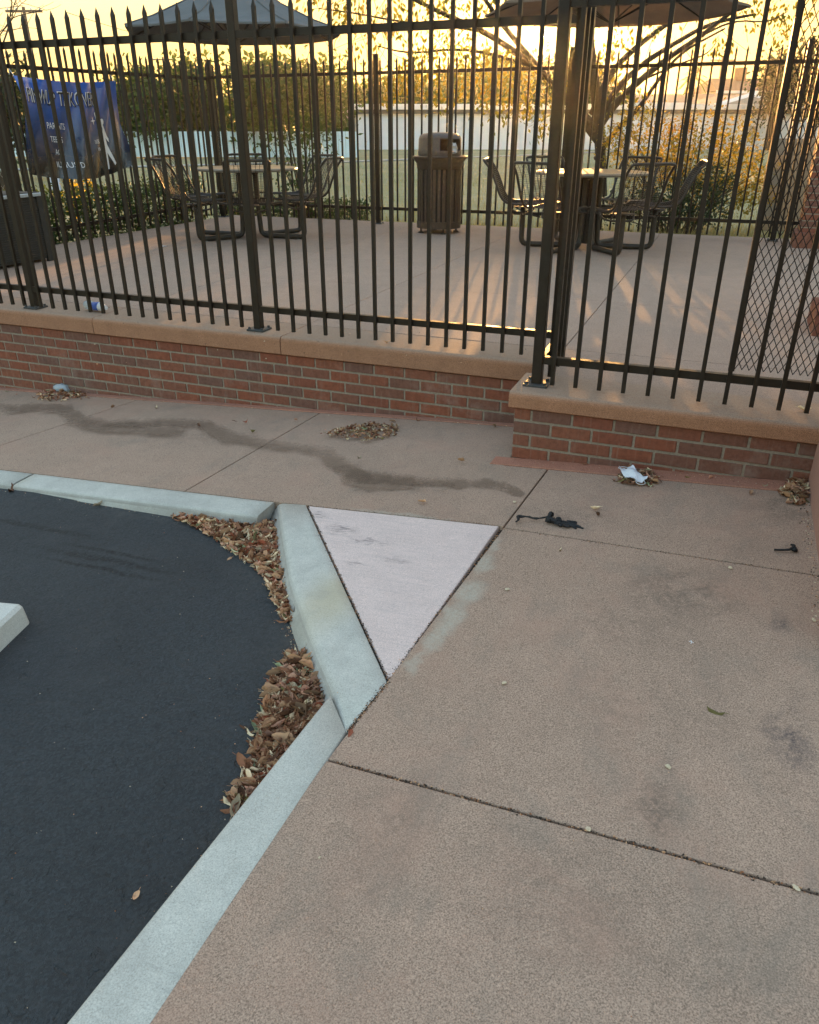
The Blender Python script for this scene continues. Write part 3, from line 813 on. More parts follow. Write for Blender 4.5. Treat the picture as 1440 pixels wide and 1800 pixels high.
def wire_mesh():
    mb = MB(); w = .222
    for k in range(11):
        yy = -w+2*w*k/10
        mb.tube([(p.x, yy, p.z) for p in prof[1:-1]], .0026, 4, False)
    s = 0; acc = 0; last = prof[0]; pts = [prof[0]]
    for p in prof[1:]:
        seg = p-last; L = seg.length; t = .019-acc
        while t < L:
            pts.append(last+seg*(t/L)); t += .019
        acc = (L-(t-.019)); last = p
    for p in pts: mb.tube([(p.x, -w, p.z), (p.x, w, p.z)], .0016, 3, False)
    return mb.mesh('wire_mesh', M['chair'], False)
def arm_mesh():
    path = [(.70, 0, .41), (.70, 0, .16), (.70, 0, .07), (.67, 0, .032), (.60, 0, .030), (.40, 0, .030), (.24, 0, .030), (.16, 0, .032), (.125, 0, .07), (.12, 0, .16), (.10, 0, .5), (.10, 0, .735)]
    mb = MB().tube(smooth_path(path, 1), .029, 12)
    return mb.mesh('support_pipe', M['chair'], True)
def bracket_mesh():
    mb = MB(); mb.box(.60, .80, -.10, .10, .41, .418)
    mb.tube(smooth_path([(.56, -.20, .44), (.60, -.19, .37), (.70, -.12, .345), (.70, .12, .345), (.60, .19, .37), (.56, .20, .44)], 2), .010, 6)
    mb.tube(smooth_path([(.84, -.20, .44), (.80, -.19, .385), (.70, -.14, .36)], 1), .009, 6); mb.tube(smooth_path([(.84, .20, .44), (.80, .19, .385), (.70, .14, .36)], 1), .009, 6)
    return mb.mesh('seat_bracket', M['chair'], True)
fm, wm, am, bmh = seat_frame_mesh(), wire_mesh(), arm_mesh(), bracket_mesh()
foot = MB().lathe([(.0001, 0), (.022, 0), (.022, .008), (.006, .012), (.006, .03)], 10).mesh('glide', M['steel'])
top_m = MB().lathe([(.03, .742), (.545, .742), (.585, .748), (.592, .760), (.585, .773), (.565, .778), (.03, .778)], 48).mesh('tabletop', M['table'], False)
def table(px, dist, base_ang, label):
    c = far(px, 400, dist); c.z = PZ
    t = thing('picnic_table', label, 'outdoor table', c, base_ang, 'round tables with six attached mesh seats')
    link('tabletop', top_m, t)
    MB().lathe([(.13, .70), (.13, .742)], 16).lathe([(.045, .05), (.045, .74)], 14).build('pedestal', M['chair'], t, True)
    for k in range(6):
        a = k*math.pi/3
        s = link('seat', fm, t, (0, 0, 0), (0, 0, a)); link('wire_mesh', wm, s); link('seat_bracket', bmh, s)
        p = link('support_pipe', am, t, (0, 0, 0), (0, 0, a)); link('glide', foot, p, (.62, 0, 0))
    return c
def cam_ang(px, dist):
    c = far(px, 400, dist); return math.atan2(CAM.y-c.y, CAM.x-c.x)
c1 = table(443, 9.85, cam_ang(443, 9.85), 'left round table with six attached wire mesh seats, nearest the banner')
c2 = table(1031, 8.9, cam_ang(1031, 8.9)+math.pi/6, 'right round table with six attached wire mesh seats, beside the slatted bin')

def umbrella(c, z_edge, r, rise, mat, label, ang, valance=.018):
    u = thing('patio_umbrella', label, 'umbrella', c, ang, None)
    MB().tube([(0, 0, .74), (0, 0, z_edge+rise-PZ+.05)], .021, 10).build('pole', M['umb_pole'], u, True)
    n = 8; mb = MB(); ze = z_edge-PZ; ring = []
    sub = 4
    levels = [(0.02, ze+rise), (.16, ze+rise*.80), (.45, ze+rise*.42), (.75, ze+rise*.16), (1.0, ze), (1.0, ze-valance)]
    vs = []; m = n*sub
    for fr_, z in levels:
        for k in range(m):
            a = 2*math.pi*k/m; kk = (k % sub)/sub
            # straight chords between the ribs, cloth sagging a little between them
            ph = 2*math.pi/n; aa = (kk*ph)-ph/2; rr = r*fr_*math.cos(ph/2)/math.cos(aa)
            sag = .035*fr_*math.sin(math.pi*kk)
            vs.append((rr*math.cos(a), rr*math.sin(a), z-sag*(1 if fr_ < 1 else .4)))
    fs = [(i*m+k, i*m+(k+1) % m, (i+1)*m+(k+1) % m, (i+1)*m+k) for i in range(len(levels)-1) for k in range(m)]
    mb.add(vs, fs); mb.build('canopy', mat, u)
    for k in range(n):
        a = 2*math.pi*k/n; ca, sa = math.cos(a), math.sin(a)
        MB().tube([(.03*ca, .03*sa, ze+rise-.03), (r*.45*ca, r*.45*sa, ze+rise*.42-.02), (r*.99*ca, r*.99*sa, ze-.02)], .008, 6).build('rib', M['umb_pole'], u)
        MB().tube([(.03*ca, .03*sa, ze-.10), (r*.5*ca, r*.5*sa, ze+rise*.36-.02)], .006, 6).build('strut', M['umb_pole'], u)
        if mat is M['canopy']:
            MB().tube([(.05*ca, .05*sa, ze+rise*.97), (r*.16*ca, r*.16*sa, ze+rise*.80+.005), (r*.45*ca, r*.45*sa, ze+rise*.42+.005), (r*.75*ca, r*.75*sa, ze+rise*.16+.005), (r*ca, r*sa, ze+.004)], .007, 4).build('seam', M['canopy'], u)
    MB().lathe([(.0001, ze+rise+.09), (.03, ze+rise+.07), (.045, ze+rise)], 12).build('finial', M['umb_pole'], u)
    return u
umbrella(c1, 2.50, 1.20, .60, M['canopy'], 'charcoal grey patio umbrella standing over the left table', R(12))
umbrella(c2 + Vector((.04, .05, 0)), 2.60, 1.27, .55, M['canopy2'], 'patio umbrella coloured brown after the sun flare, over the right table, beside the low sun', R(5))

# ---- litter bin
bc_ = pp(771, 408)
bn = thing('litter_bin', 'brown slatted steel litter bin with a domed lid, between the tables', 'bin', (bc_.x, bc_.y, PZ))
MB().lathe([(.235, .07), (.235, .80)], 28).build('liner', M['black'], bn, True)
MB().lathe([(.262, .06), (.278, .06), (.278, .14), (.262, .14)], 36).build('bottom_ring', M['bin'], bn)
MB().lathe([(.262, .74), (.276, .74), (.282, .80), (.33, .855), (.345, .868), (.345, .88), (.30, .885), (.25, .86)], 36).build('top_ring', M['bin'], bn, True)
sl_ = MB().bbox(-.018, .018, -.004, .004, .13, .76, .002).mesh('slat', M['bin'])
for k in range(28):
    a = 2*math.pi*(k+.5)/28; link('slat', sl_, bn, (.268*math.cos(a), .268*math.sin(a), 0), (0, 0, a+math.pi/2))
for k in range(4):
    a = k*math.pi/2+.6; MB().lathe([(.0001, 0), (.035, 0), (.035, .012), (.012, .02), (.012, .07)], 10, .23*math.cos(a), .23*math.sin(a)).build('foot', M['bin'], bn)
def lid():
    mb = MB(); n = 36; lv = [(.262, .885), (.268, .93), (.262, .945), (.258, 1.07), (.245, 1.105), (.20, 1.128), (.10, 1.14), (.0005, 1.142)]
    vs = []
    for r_, z in lv:
        for k in range(n):
            a = 2*math.pi*k/n; vs.append((r_*math.cos(a), r_*math.sin(a), z))
    fs = []
    for i in range(len(lv)-1):
        for k in range(n):
            a = 2*math.pi*(k+.5)/n
            if i == 2 and (abs((a-R(-35)+math.pi) % (2*math.pi)-math.pi) < .62): continue      # mouth
            fs.append((i*n+k, i*n+(k+1) % n, (i+1)*n+(k+1) % n, (i+1)*n+k))
    mb.add(vs, fs); mb.build('lid', M['lid'], bn, True)
lid()
bag = MB()
def crumple(mb, c, sx, sy, sz, seed, n=9):
    rnd = random.Random(seed); vs = []; fs = []; nu, nv = 10, 7
    for j in range(nv):
        for i in range(nu):
            th = 2*math.pi*i/nu; ph = math.pi*j/(nv-1); k = 1+rnd.uniform(-.35, .3)
            vs.append((c[0]+sx*k*math.cos(th)*math.sin(ph), c[1]+sy*k*math.sin(th)*math.sin(ph), max(c[2]-sz*.9, c[2]+sz*k*math.cos(ph))))
    for j in range(nv-1):
        for i in range(nu): fs.append((j*nu+i, (j+1)*nu+i, (j+1)*nu+(i+1) % nu, j*nu+(i+1) % nu))
    mb.add(vs, fs)
crumple(bag, (bc_.x+.22, bc_.y-.15, PZ+.965), .05, .05, .06, 3)
tag(bag.build('plastic_bag', M['clear']), 'crumpled clear plastic bag spilling from the mouth of the litter bin', 'bag')

# ---- dark ribbed storage box at far left
bx = thing('storage_box', 'dark ribbed storage box with a pale rim at the left edge', 'storage box', (-6.15, 1.75, PZ))
MB().box(-.28, .28, -.77, .77, .03, .60).build('body', M['box'], bx)
rb = MB().bbox(-.004, .006, -.77, .77, -.006, .006, .002).mesh('slat', M['box'])
rbx = MB().bbox(-.28, .28, -.006, .004, -.006, .006, .002).mesh('slat', M['box'])
for k in range(26):
    link('slat', rb, bx, (.284, 0, .06+k*.02)); link('slat', rbx, bx, (0, .774, .06+k*.02)); link('slat', rbx, bx, (0, -.774, .06+k*.02))
MB().bbox(-.31, .31, -.80, .80, .60, .628, .006).build('rim', M['boxrim'], bx)
MB().box(-.27, .27, -.76, .76, .628, .634).build('lid_panel', M['box'], bx)
for a in (-.72, .72): MB().box(.27, .30, a-.03, a+.03, .0, .60).build('corner_post', M['box'], bx)

# ---- banner on the side fence
def ban(u, v):      # u 0..1 along Y (left to right as seen), v 0..1 from top
    y = 3.22+1.53*u
    sagt = .035*math.sin(math.pi*u)*(1-v)
    z = 2.045-sagt - v*(.92 + .09*math.sin(math.pi*u*1.0) - .10*max(0, u-.75)*4*.3) + .02*u
    fx = .065*v**.6*math.sin(9*u+1.2+2.5*v)+.03*abs(math.sin(13*u*(1-.35*v)+4*v))*v**.5+.012*math.sin(31*u+9*v) + .10*v*v*max(0, u-.6)*2.2 + .02*math.sin(6*v+3*u)
    y += .05*v*v*(u-.3) - .02*math.sin(7*u)*v
    return Vector((-6.655+abs(.015)+max(fx, -.03), y, z))
bnr = thing('banner', 'blue and black advertising banner tied to the left fence', 'banner', (0, 0, 0))
def banner_mat():
    m = NT('banner_vinyl'); o = m.obj()
    sx = m.n('ShaderNodeSeparateXYZ'); m.set(sx.inputs[0], o)
    f = m.math('ADD', m.math('SUBTRACT', sx.outputs['Z'], 1.12), m.math('MULTIPLY', m.math('SUBTRACT', m.noise(o, 1.6, 3), .5), .35))
    col = m.ramp(m.math('MULTIPLY', f, 1.1), [(.12, (.012, .013, .015)), (.42, (.02, .04, .10)), (.75, (.022, .085, .33)), (1, (.022, .095, .40))])
    m.bsdf(col, .2, 0, m.bump(m.noise(o, 7, 3), .3, .025), .8); return m.mat
nu, nv = 56, 30; mb = MB()
mb.add([ban(i/nu, j/nv) for j in range(nv+1) for i in range(nu+1)], [(j*(nu+1)+i, (j+1)*(nu+1)+i, (j+1)*(nu+1)+i+1, j*(nu+1)+i+1) for j in range(nv) for i in range(nu)])
mb.build('banner_sheet', banner_mat(), bnr, True)
def bpt(u, v, off=.006): return ban(u, v)+Vector((off, 0, 0))
M['print_white'] = plain('white_print', (.72, .72, .72), .5, .05)
M['print_black'] = plain('black_print', (.006, .006, .008), .5, .05)
def lettering(txt, u0, u1, v0, v1, mat, off, name='lettering'):
    cu = bpy.data.curves.new('lettering', 'FONT'); cu.body = txt; cu.resolution_u = 2
    o = bpy.data.objects.new('lettering_tmp', cu); COL.objects.link(o)
    dg = bpy.context.evaluated_depsgraph_get(); me = bpy.data.meshes.new_from_object(o.evaluated_get(dg))
    bpy.data.objects.remove(o)
    bm = bmesh.new(); bm.from_mesh(me); bmesh.ops.triangulate(bm, faces=bm.faces)
    bmesh.ops.subdivide_edges(bm, edges=[e for e in bm.edges if e.calc_length() > .12], cuts=2)
    xs_ = [v.co.x for v in bm.verts]; ys_ = [v.co.y for v in bm.verts]; a, b, c, d = min(xs_), max(xs_), min(ys_), max(ys_)
    for v in bm.verts:
        u = u0+(u1-u0)*(v.co.x-a)/(b-a); vv = v1-(v1-v0)*(v.co.y-c)/(d-c); v.co = bpt(u, vv, off)
    bm.to_mesh(me); bm.free(); me.materials.clear(); me.materials.append(mat)
    return link(name, me, bnr)
lettering('PINWUP TITKOVER', .06, .70, .10, .245, M['print_white'], .006)
lettering('PINWUP TITKOVER', .066, .706, .107, .255, M['print_black'], .0085)
for t_, a, b, c, d in (('PARENTS', .24, .40, .42, .485), ('TEENS', .25, .36, .56, .62), ('AGE', .275, .34, .69, .75), ('ILLIUS D', .27, .45, .82, .88), ('ENTER', .62, .665, .60, .64), ('NOW', .63, .66, .68, .72)):
    lettering(t_, a, b, c, d, M['print_white'], .006)
def poly_fig(pts, mat):
    bm = bmesh.new(); vs = [bm.verts.new((p[0], p[1], 0)) for p in pts]; f = bm.faces.new(vs)
    bmesh.ops.triangulate(bm, faces=[f]); bmesh.ops.subdivide_edges(bm, edges=bm.edges[:], cuts=3)
    for v in bm.verts: v.co = bpt(v.co.x, v.co.y, .007)
    me = bpy.data.meshes.new('printed_figure'); bm.to_mesh(me); bm.free(); me.materials.append(mat); return link('printed_figure', me, bnr)
poly_fig([(.745+.022*math.cos(a*math.pi/5), .42+.034*math.sin(a*math.pi/5)) for a in range(10)], M['print_white'])
poly_fig([(.685, .32), (.70, .31), (.715, .40), (.735, .48), (.765, .50), (.80, .62), (.795, .66), (.765, .60), (.77, .68), (.81, .90), (.795, .92), (.75, .76), (.735, .94), (.715, .94), (.725, .70), (.715, .52), (.70, .42)], M['print_white'])
poly_fig([(.655+(.03 if k % 2 == 0 else .006)*math.sin(k*math.pi/4), .40-(.045 if k % 2 == 0 else .009)*math.cos(k*math.pi/4)) for k in range(8)], M['print_white'])
for u_ in (.01, .2, .4, .6, .8, .99):
    q = ban(u_, .0); MB().tube([(q.x, q.y, q.z-.01), (-6.69, q.y, q.z+.06), (-6.70, q.y, q.z+.01)], .003, 5).build('tie', M['white'], bnr)

# ================================================================== PILLARS AND RIGHT-HAND WALLS
def brick_pillar(x0, y0, w, h, label, base):
    t = thing('brick_pillar', label, 'pillar', (x0, y0, PZ))
    MB().box(.006, w-.006, .006, w-.006, 0, h).build('mortar', M['mortar'], t)
    if base:
        MB().bbox(-.04, w+.04, -.04, w+.04, 0, .16, .006).build('plinth', M['brick'], t)
    n = int((h-.01)/H)
    wd = round(w/2-.0092, 3); me = cut.setdefault(wd, brick_mesh(wd))
    for c in range(min(n, 36)):
        z = .036+c*H
        for s in range(2):
            o_ = (s+.5)*w/2
            link('brick', me, t, (o_, 0, z)); link('brick', me, t, (w, o_, z), (0, 0, math.pi/2)); link('brick', me, t, (0, w-o_, z), (0, 0, -math.pi/2))
    return t
brick_pillar(1.10, 6.25, .40, 2.6, 'far brick pillar beyond the mesh panel at the right edge', True)
brick_pillar(1.02, 1.86, .40, 2.6, 'near brick pillar behind the mesh panel at the right edge', True)
tw = thing('stucco_wall', 'smooth terracotta wall end at the right edge of the pavement', 'wall', (XW, -.02, 0))
MB().bbox(0, .5, -1.30, .022, -.3, 3.2, .012).build('wall', M['terracotta'], tw)
# tan block wall outside the rear fence
bw = thing('block_wall', 'tan concrete block wall outside the rear fence at right', 'wall', (.75, 9.2, .24))
MB().box(.01, 2.4, .012, .19, 0, 1.2).build('mortar', M['mortar'], bw)
bl = MB().bbox(-.195, .195, 0, .2, -.095, .095, .006).mesh('block', M['tanblock'])
for c in range(6):
    for k in range(6):
        link('block', bl, bw, (.2+k*.4+(.2 if c % 2 else 0), 0, .1+c*.2))

# ================================================================== WHEEL STOP
ws = ga(54, 1094)
wst = thing('wheel_stop', 'pale concrete wheel stop at the left edge of the asphalt', 'wheel stop', (ws.x, ws.y, GA(ws.x, ws.y)), R(13))
def wstop():
    mb = MB(); hgt, w, t = .085, .17, .11
    # runs along local -Y, width to -X
    sec = [(0, 0), (-.012, hgt-.012), (-.026, hgt), (-w+.026, hgt), (-w+.012, hgt-.012), (-w, 0)]
    vs = []; ys_ = [0, -.012, -1.8]; n = len(sec)
    for j, yv in enumerate(ys_):
        for (x_, z_) in sec:
            k = .94 if j == 0 else 1
            vs.append((-w/2+(x_+w/2)*k, yv, z_*k))
    fs = [(j*n+k, j*n+(k+1) % n, (j+1)*n+(k+1) % n, (j+1)*n+k) for j in range(2) for k in range(n)]+[tuple(range(n)), tuple(reversed(range(2*n, 3*n)))]
    mb.add(vs, fs); me = mb.mesh('stop_block', M['stop'])
    bm = bmesh.new(); bm.from_mesh(me); bmesh.ops.recalc_face_normals(bm, faces=bm.faces); bm.to_mesh(me); bm.free()
    link('stop_block', me, wst)
wstop()

# ================================================================== LEAF LITTER
def leaf_mesh(L, w, curl, fold, seed, mats):
    rnd = random.Random(seed); mb = MB(); n = 6; vs = []
    blunt = rnd.uniform(1.7, 3.2); bend = rnd.uniform(-.25, .25)
    for i in range(n+1):
        t = i/n; ww = w*max(.08, (1-abs(2*t-1)**blunt))**.65*rnd.uniform(.82, 1.12)*(1.12-.3*t)
        x_ = L*(t-.5); zc = curl*((t-.5)**2)*3*L + rnd.uniform(-.03, .03)*L
        for s in (-1, -.5, 0, .5, 1):
            roll = fold*ww*(abs(s)**1.6)
            vs.append((x_, s*ww/2*(1-.35*abs(s)*min(1, abs(fold)))+bend*L*(t-.5)**2*2, zc+roll+rnd.uniform(-.04, .04)*w))
    fs = []
    for i in range(n):
        a = i*5; b = a+5
        for k in range(4): fs.append((a+k, b+k, b+k+1, a+k+1))
    mb.add(vs, fs); mb.tube([(-L*.5, 0, vs[2][2]), (-L*.5-.012, rnd.uniform(-.003, .003), vs[2][2]+.003)], .0009, 3, False)
    return mb.mesh('leaf', mats, True)
LV = []
for mi, m_ in enumerate(LIT):
    for k in range(4):
        rr = random.Random(mi*10+k)
        LV.append((mi, leaf_mesh(rr.uniform(.034, .066), rr.uniform(.016, .032), rr.uniform(.05, .5)*rr.choice((1, 1, -1)), rr.uniform(.15, .95)*rr.choice((1, 1, -1)), mi*10+k, m_)))
def pick_leaf(rnd):
    mi = rnd.choices(range(len(LIT)), LITW)[0]; return rnd.choice([m_ for i, m_ in LV if i == mi])
def inpoly(x, y, P):
    c = False
    for i in range(len(P)):
        (x1, y1), (x2, y2) = P[i-1][:2], P[i][:2]
        if (y1 > y) != (y2 > y) and x < (x2-x1)*(y-y1)/(y2-y1)+x1: c = not c
    return c
def edge_d(x, y, P):
    d = 9
    for i in range(len(P)):
        a, b, p = Vector(P[i-1][:2]), Vector(P[i][:2]), Vector((x, y))
        t = max(0, min(1, (p-a).dot(b-a)/max((b-a).length_squared, 1e-9))); d = min(d, (p-a-(b-a)*t).length)
    return d
def pile(name, label, poly, f, n_top, n_under, hmax, seed, scale=1.0, stuff_scale=1.0, stray_x=-1.36):
    rnd = random.Random(seed); P = [(p.x, p.y) for p in poly]
    cx = sum(p[0] for p in P)/len(P); cy = sum(p[1] for p in P)/len(P)
    t = thing(name, label, 'leaf pile', (cx, cy, f(cx, cy)))
    x0, x1, y0, y1 = min(p[0] for p in P), max(p[0] for p in P), min(p[1] for p in P), max(p[1] for p in P)
    def spot():
        while 1:
            x_, y_ = rnd.uniform(x0, x1), rnd.uniform(y0, y1)
            if inpoly(x_, y_, P): return x_, y_
    def hh(x_, y_): return hmax*min(1, edge_d(x_, y_, P)/.09)
    # loose bed below the top layer, one joined mesh
    bed = MB(); mats = LIT
    for _ in range(n_under):
        x_, y_ = spot(); me = pick_leaf(rnd); bed.m = LIT.index(me.materials[0])
        rot = Matrix.Rotation(rnd.uniform(0, 6.28), 3, 'Z') @ Matrix.Rotation(rnd.uniform(-.5, .5), 3, 'X') @ Matrix.Rotation(rnd.uniform(-.4, .4), 3, 'Y')
        o_ = Vector((x_-cx, y_-cy, f(x_, y_)-f(cx, cy)+.004+hh(x_, y_)*rnd.uniform(0, .7)))
        s_ = scale*stuff_scale*rnd.uniform(.7, 1.05)
        bed.add([rot @ (v.co*s_)+o_ for v in me.vertices], [tuple(p.vertices) for p in me.polygons])
    o = bed.build('leaf_bed', mats, t, True); o['kind'] = 'stuff'
    for _ in range(n_top):
        x_, y_ = spot(); me = pick_leaf(rnd); s_ = scale*rnd.uniform(.75, 1.2)
        lf = link('leaf', me, t, (x_-cx, y_-cy, f(x_, y_)-f(cx, cy)+.008+hh(x_, y_)*rnd.uniform(.55, 1.1)), (rnd.gauss(0, .38), rnd.gauss(0, .22), rnd.uniform(0, 6.28)), (s_, s_*rnd.uniform(.7, 1.15), s_))
    for _ in range(int(n_top*.14)):      # strays round the edge
        k = rnd.randrange(len(P)); a_, b_ = Vector(P[k-1]), Vector(P[k]); q_ = a_+(b_-a_)*rnd.random(); q_ += (q_-Vector((cx, cy))).normalized()*abs(rnd.gauss(0, .035*scale))
        s_ = scale*rnd.uniform(.35, .85)
        if f is GA and G(q_.x, q_.y) > f(q_.x, q_.y)+.02 and (q_.x > stray_x): continue
        link('leaf', pick_leaf(rnd), t, (q_.x-cx, q_.y-cy, f(q_.x, q_.y)-f(cx, cy)+.005), (rnd.gauss(0, .2), rnd.gauss(0, .15), rnd.uniform(0, 6.28)), (s_, s_, s_))
    return t
A = lambda L: [ga(*p) for p in L]
pile('leaf_pile', 'drift of dry brown leaves in the corner below the back kerb', A([(300, 908), (350, 905), (420, 914), (492, 922), (500, 985), (515, 1030), (530, 1092), (500, 1096), (478, 1050), (468, 1020), (440, 992), (400, 966), (360, 935)]), GA, 262, 900, .02, 11, .92)
pile('leaf_pile', 'drift of larger tan leaves lying against the near kerb', A([(510, 1155), (552, 1150), (572, 1190), (590, 1225), (520, 1320), (415, 1432), (402, 1412), (440, 1350), (452, 1290), (470, 1240), (482, 1195)]), GA, 262, 800, .019, 12, 1.0, stray_x=-.72)
P_ = lambda L: [gp(*p) for p in L]
pile('leaf_pile', 'small shredded heap of leaf bits on the pavement before the long wall', P_([(565, 765), (590, 755), (650, 745), (700, 750), (695, 768), (640, 775), (600, 770)]), G, 150, 260, .012, 13, .5)
pile('leaf_pile', 'small heap of dry leaves at the foot of the long wall at far left', P_([(60, 695), (90, 684), (150, 690), (155, 700), (110, 706), (70, 704)]), G, 90, 150, .014, 14, .6)
pile('leaf_pile', 'leaves gathered around the white mask by the short brick wall', P_([(1080, 848), (1100, 828), (1140, 828), (1160, 850), (1120, 856)]), G, 60, 90, .012, 15, .7)
pile('leaf_pile', 'dry leaves gathered in the corner where the brick meets the terracotta wall', P_([(1375, 870), (1390, 845), (1416, 848), (1416, 885), (1400, 890)]), G, 70, 60, .015, 16, .9)
# scattered single leaves and bits
def bit(px, py, label, me, sc=1.0, f=G, cat='leaf', name='fallen_leaf', rx=0, group=None, dz=.006):
    q = ground_hit(px, py, f)
    rnd = random.Random(px*7+py)
    o = link(name, me, None, (q.x, q.y, q.z+dz), (rnd.uniform(-.25, .25), rnd.uniform(-.25, .25), rnd.uniform(0, 6.28)), (sc, sc, sc))
    return tag(o, label, cat, group)
by = lambda i, k=0: [m_ for j, m_ in LV if j == i][k]
bit(1257, 1253, 'curled olive green leaf alone on the right pavement slab', by(4, 1), 1.1)
bit(1046, 897, 'pale tan leaf beside the black rag on the pavement', by(1, 0), .9)
bit(1050, 908, 'brown curled leaf just below the pale tan leaf near the rag', by(2, 1), .8)
bit(350, 749, 'dark crumpled leaf on the wet trail in the middle left', by(2, 2), 1.0)
bit(240, 1578, 'single tan leaf on the bare asphalt near the bottom', by(0, 1), .62, GA)
bit(617, 1290, 'orange brown leaf wedged at the tip of the diagonal kerb', by(3, 1), .9)
bit(175, 890, 'dry leaf on the asphalt below the back kerb', by(1, 2), 1.1, GA)
bit(22, 862, 'brown leaf against the back kerb at far left', by(2, 0), 1.2, GA)
bit(743, 884, 'small tan leaf just behind the pink ramp slab', by(0, 2), .7)
bit(430, 1346, 'upright brown leaf at the tail of the near leaf drift', by(2, 3), 1.0, GA)
bit(810, 812, 'tan leaf in the middle of the back pavement slab', by(0, 0), .6)
bit(632, 806, 'pale leaf scrap below the shredded leaf heap', by(1, 1), .6)
bit(985, 968, 'small leaf scrap lying on the pavement joint', by(1, 3), .5)
for k, (px, py) in enumerate([(198, 718), (275, 717), (412, 742), (432, 742), (445, 757), (520, 740), (690, 742), (712, 722), (735, 740), (30, 694), (12, 690), (845, 745), (870, 752), (1000, 812), (1028, 818), (1060, 812), (1210, 840), (1250, 842), (1320, 868), (1345, 855)]):
    bit(px, py, 'dry leaf scrap at the foot of the long brick wall' if px < 890 else 'dry leaf scrap at the foot of the short brick wall', by(k % 6, k % 4), .62, G, 'leaf', 'leaf_scrap', group='leaf scraps by the long wall' if px < 890 else 'leaf scraps by the short wall')
def chip(seed, s):
    mb = MB(); crumple(mb, (0, 0, 0), s, s*.7, s*.5, seed); return mb.mesh('chip', M['chip'])
for k, (px, py, lb) in enumerate([(886, 1203, 'pale stone chip on the middle of the large right slab'), (1174, 1350, 'pale stone chip beside the dark soil mark'), (1284, 1000, 'pale stone chip on the far right joint'),
        (892, 1038, 'pale stone chip right of the pink ramp slab'), (1034, 1460, 'pale stone chip lying in the nearest pavement joint'), (1398, 1563, 'pale stone chip in the joint at the right edge'), (1430, 1092, 'pale stone chip against the terracotta wall'), (562, 1510, 'tiny white chip near the kerb on the nearest slab'), (905, 884, 'pale chip in the long joint above the pink slab')]):
    bit(px, py, lb, chip(k, .0085 if k != 7 else .004), 1, G, 'stone chip', 'stone_chip')
feather = MB(); feather.tube([(0, 0, 0), (.012, .004, .004), (.024, .002, .002)], .0012, 4); feather.tube([(.012, .004, .004), (.016, .013, .003)], .0012, 4); feather.tube([(.010, .003, .004), (.013, -.008, .003)], .0012, 4)
bit(1214, 1128, 'tiny forked white feather scrap on the large right slab', feather.mesh('feather', M['white']), .7, G, 'feather', 'feather')
# black rag with trailing strap
q = gp(975, 922); rg = thing('black_rag', 'crumpled black plastic rag with a trailing strap on the pavement', 'rag', (q.x, q.y, G(q.x, q.y)+.004))
mb = MB(); rnd = random.Random(23)
for k in range(11):
    t_ = k/10; crumple(mb, (-.035+.10*t_+rnd.uniform(-.01, .01), .022-.018*t_+rnd.uniform(-.022, .022), .008+rnd.uniform(0, .014)*(1-t_)), rnd.uniform(.012, .026), rnd.uniform(.008, .02), rnd.uniform(.006, .018)*(1.15-t_*.7), 200+k)
for k in range(3): mb.tube(smooth_path([(.03, rnd.uniform(-.01, .02), .012), (.07, rnd.uniform(-.02, .01), .010), (.115+rnd.uniform(-.02, .01), -.02+.012*k, .004)], 2), .0045, 5)
mb.build('rag_body', M['black'], rg, False)
MB().tube(smooth_path([(-.04, .03, .012), (-.06, .008, .012), (-.09, .004, .006), (-.12, .006, .010), (-.15, .0, .006), (-.165, -.006, .012), (-.15, -.03, .005), (-.158, -.052, .004)], 1), [.004, .003, .004, .003, .006, .004, .005, .003, .006, .008, .004, .006, .007, .004, .004, .003], 6).build('strap', M['black'], rg, False)
q = gp(1385, 972)
mb = MB().tube(smooth_path([(-.05, -.005, .004), (-.02, 0, .006), (.01, .005, .012), (.025, .03, .02), (.01, .045, .012)], 2), .0045, 5); crumple(mb, (.02, .02, .01), .014, .02, .010, 31)
tag(mb.build('twig', M['black'], None, True, (q.x, q.y, G(q.x, q.y)+.003)), 'small black twisted twig near the terracotta wall', 'twig')
# white face mask
q = gp(1112, 840); mk = thing('face_mask', 'crumpled white face mask lying at the foot of the short brick wall', 'mask', (q.x, q.y-.02, G(q.x, q.y)+.016), R(-55))
mb = MB(); vs = []; rnd = random.Random(5); nx, ny = 12, 8
for j in range(ny+1):
    for i in range(nx+1):
        u, v = i/nx-.5, j/ny-.5
        vs.append((u*.16*(1-.3*v*v*4*.3), v*.085*(1-.5*u*u), .016+.018*math.cos(u*5)*math.cos(v*5)+.005*math.sin(v*32)+rnd.uniform(-.003, .003)))
mb.add(vs, [(j*(nx+1)+i, j*(nx+1)+i+1, (j+1)*(nx+1)+i+1, (j+1)*(nx+1)+i) for j in range(ny) for i in range(nx)])
mb.build('cloth_panel', M['whitec'], mk, True)
for s in (-1, 1): MB().tube(smooth_path([(s*.06, -.02, .012), (s*.10, -.03, .006), (s*.11, .01, .005), (s*.06, .022, .012)], 2), .0014, 4).build('ear_loop', M['whitec'], mk)
# torn plastic wrapper on the leaf heap at far left
q = gp(110, 690); mb = MB(); crumple(mb, (0, 0, .03), .075, .035, .035, 41)
tag(mb.build('plastic_wrapper', M['clear'], None, True, (q.x, q.y, q.z)), 'torn clear plastic wrapper on the leaf heap at far left', 'wrapper')
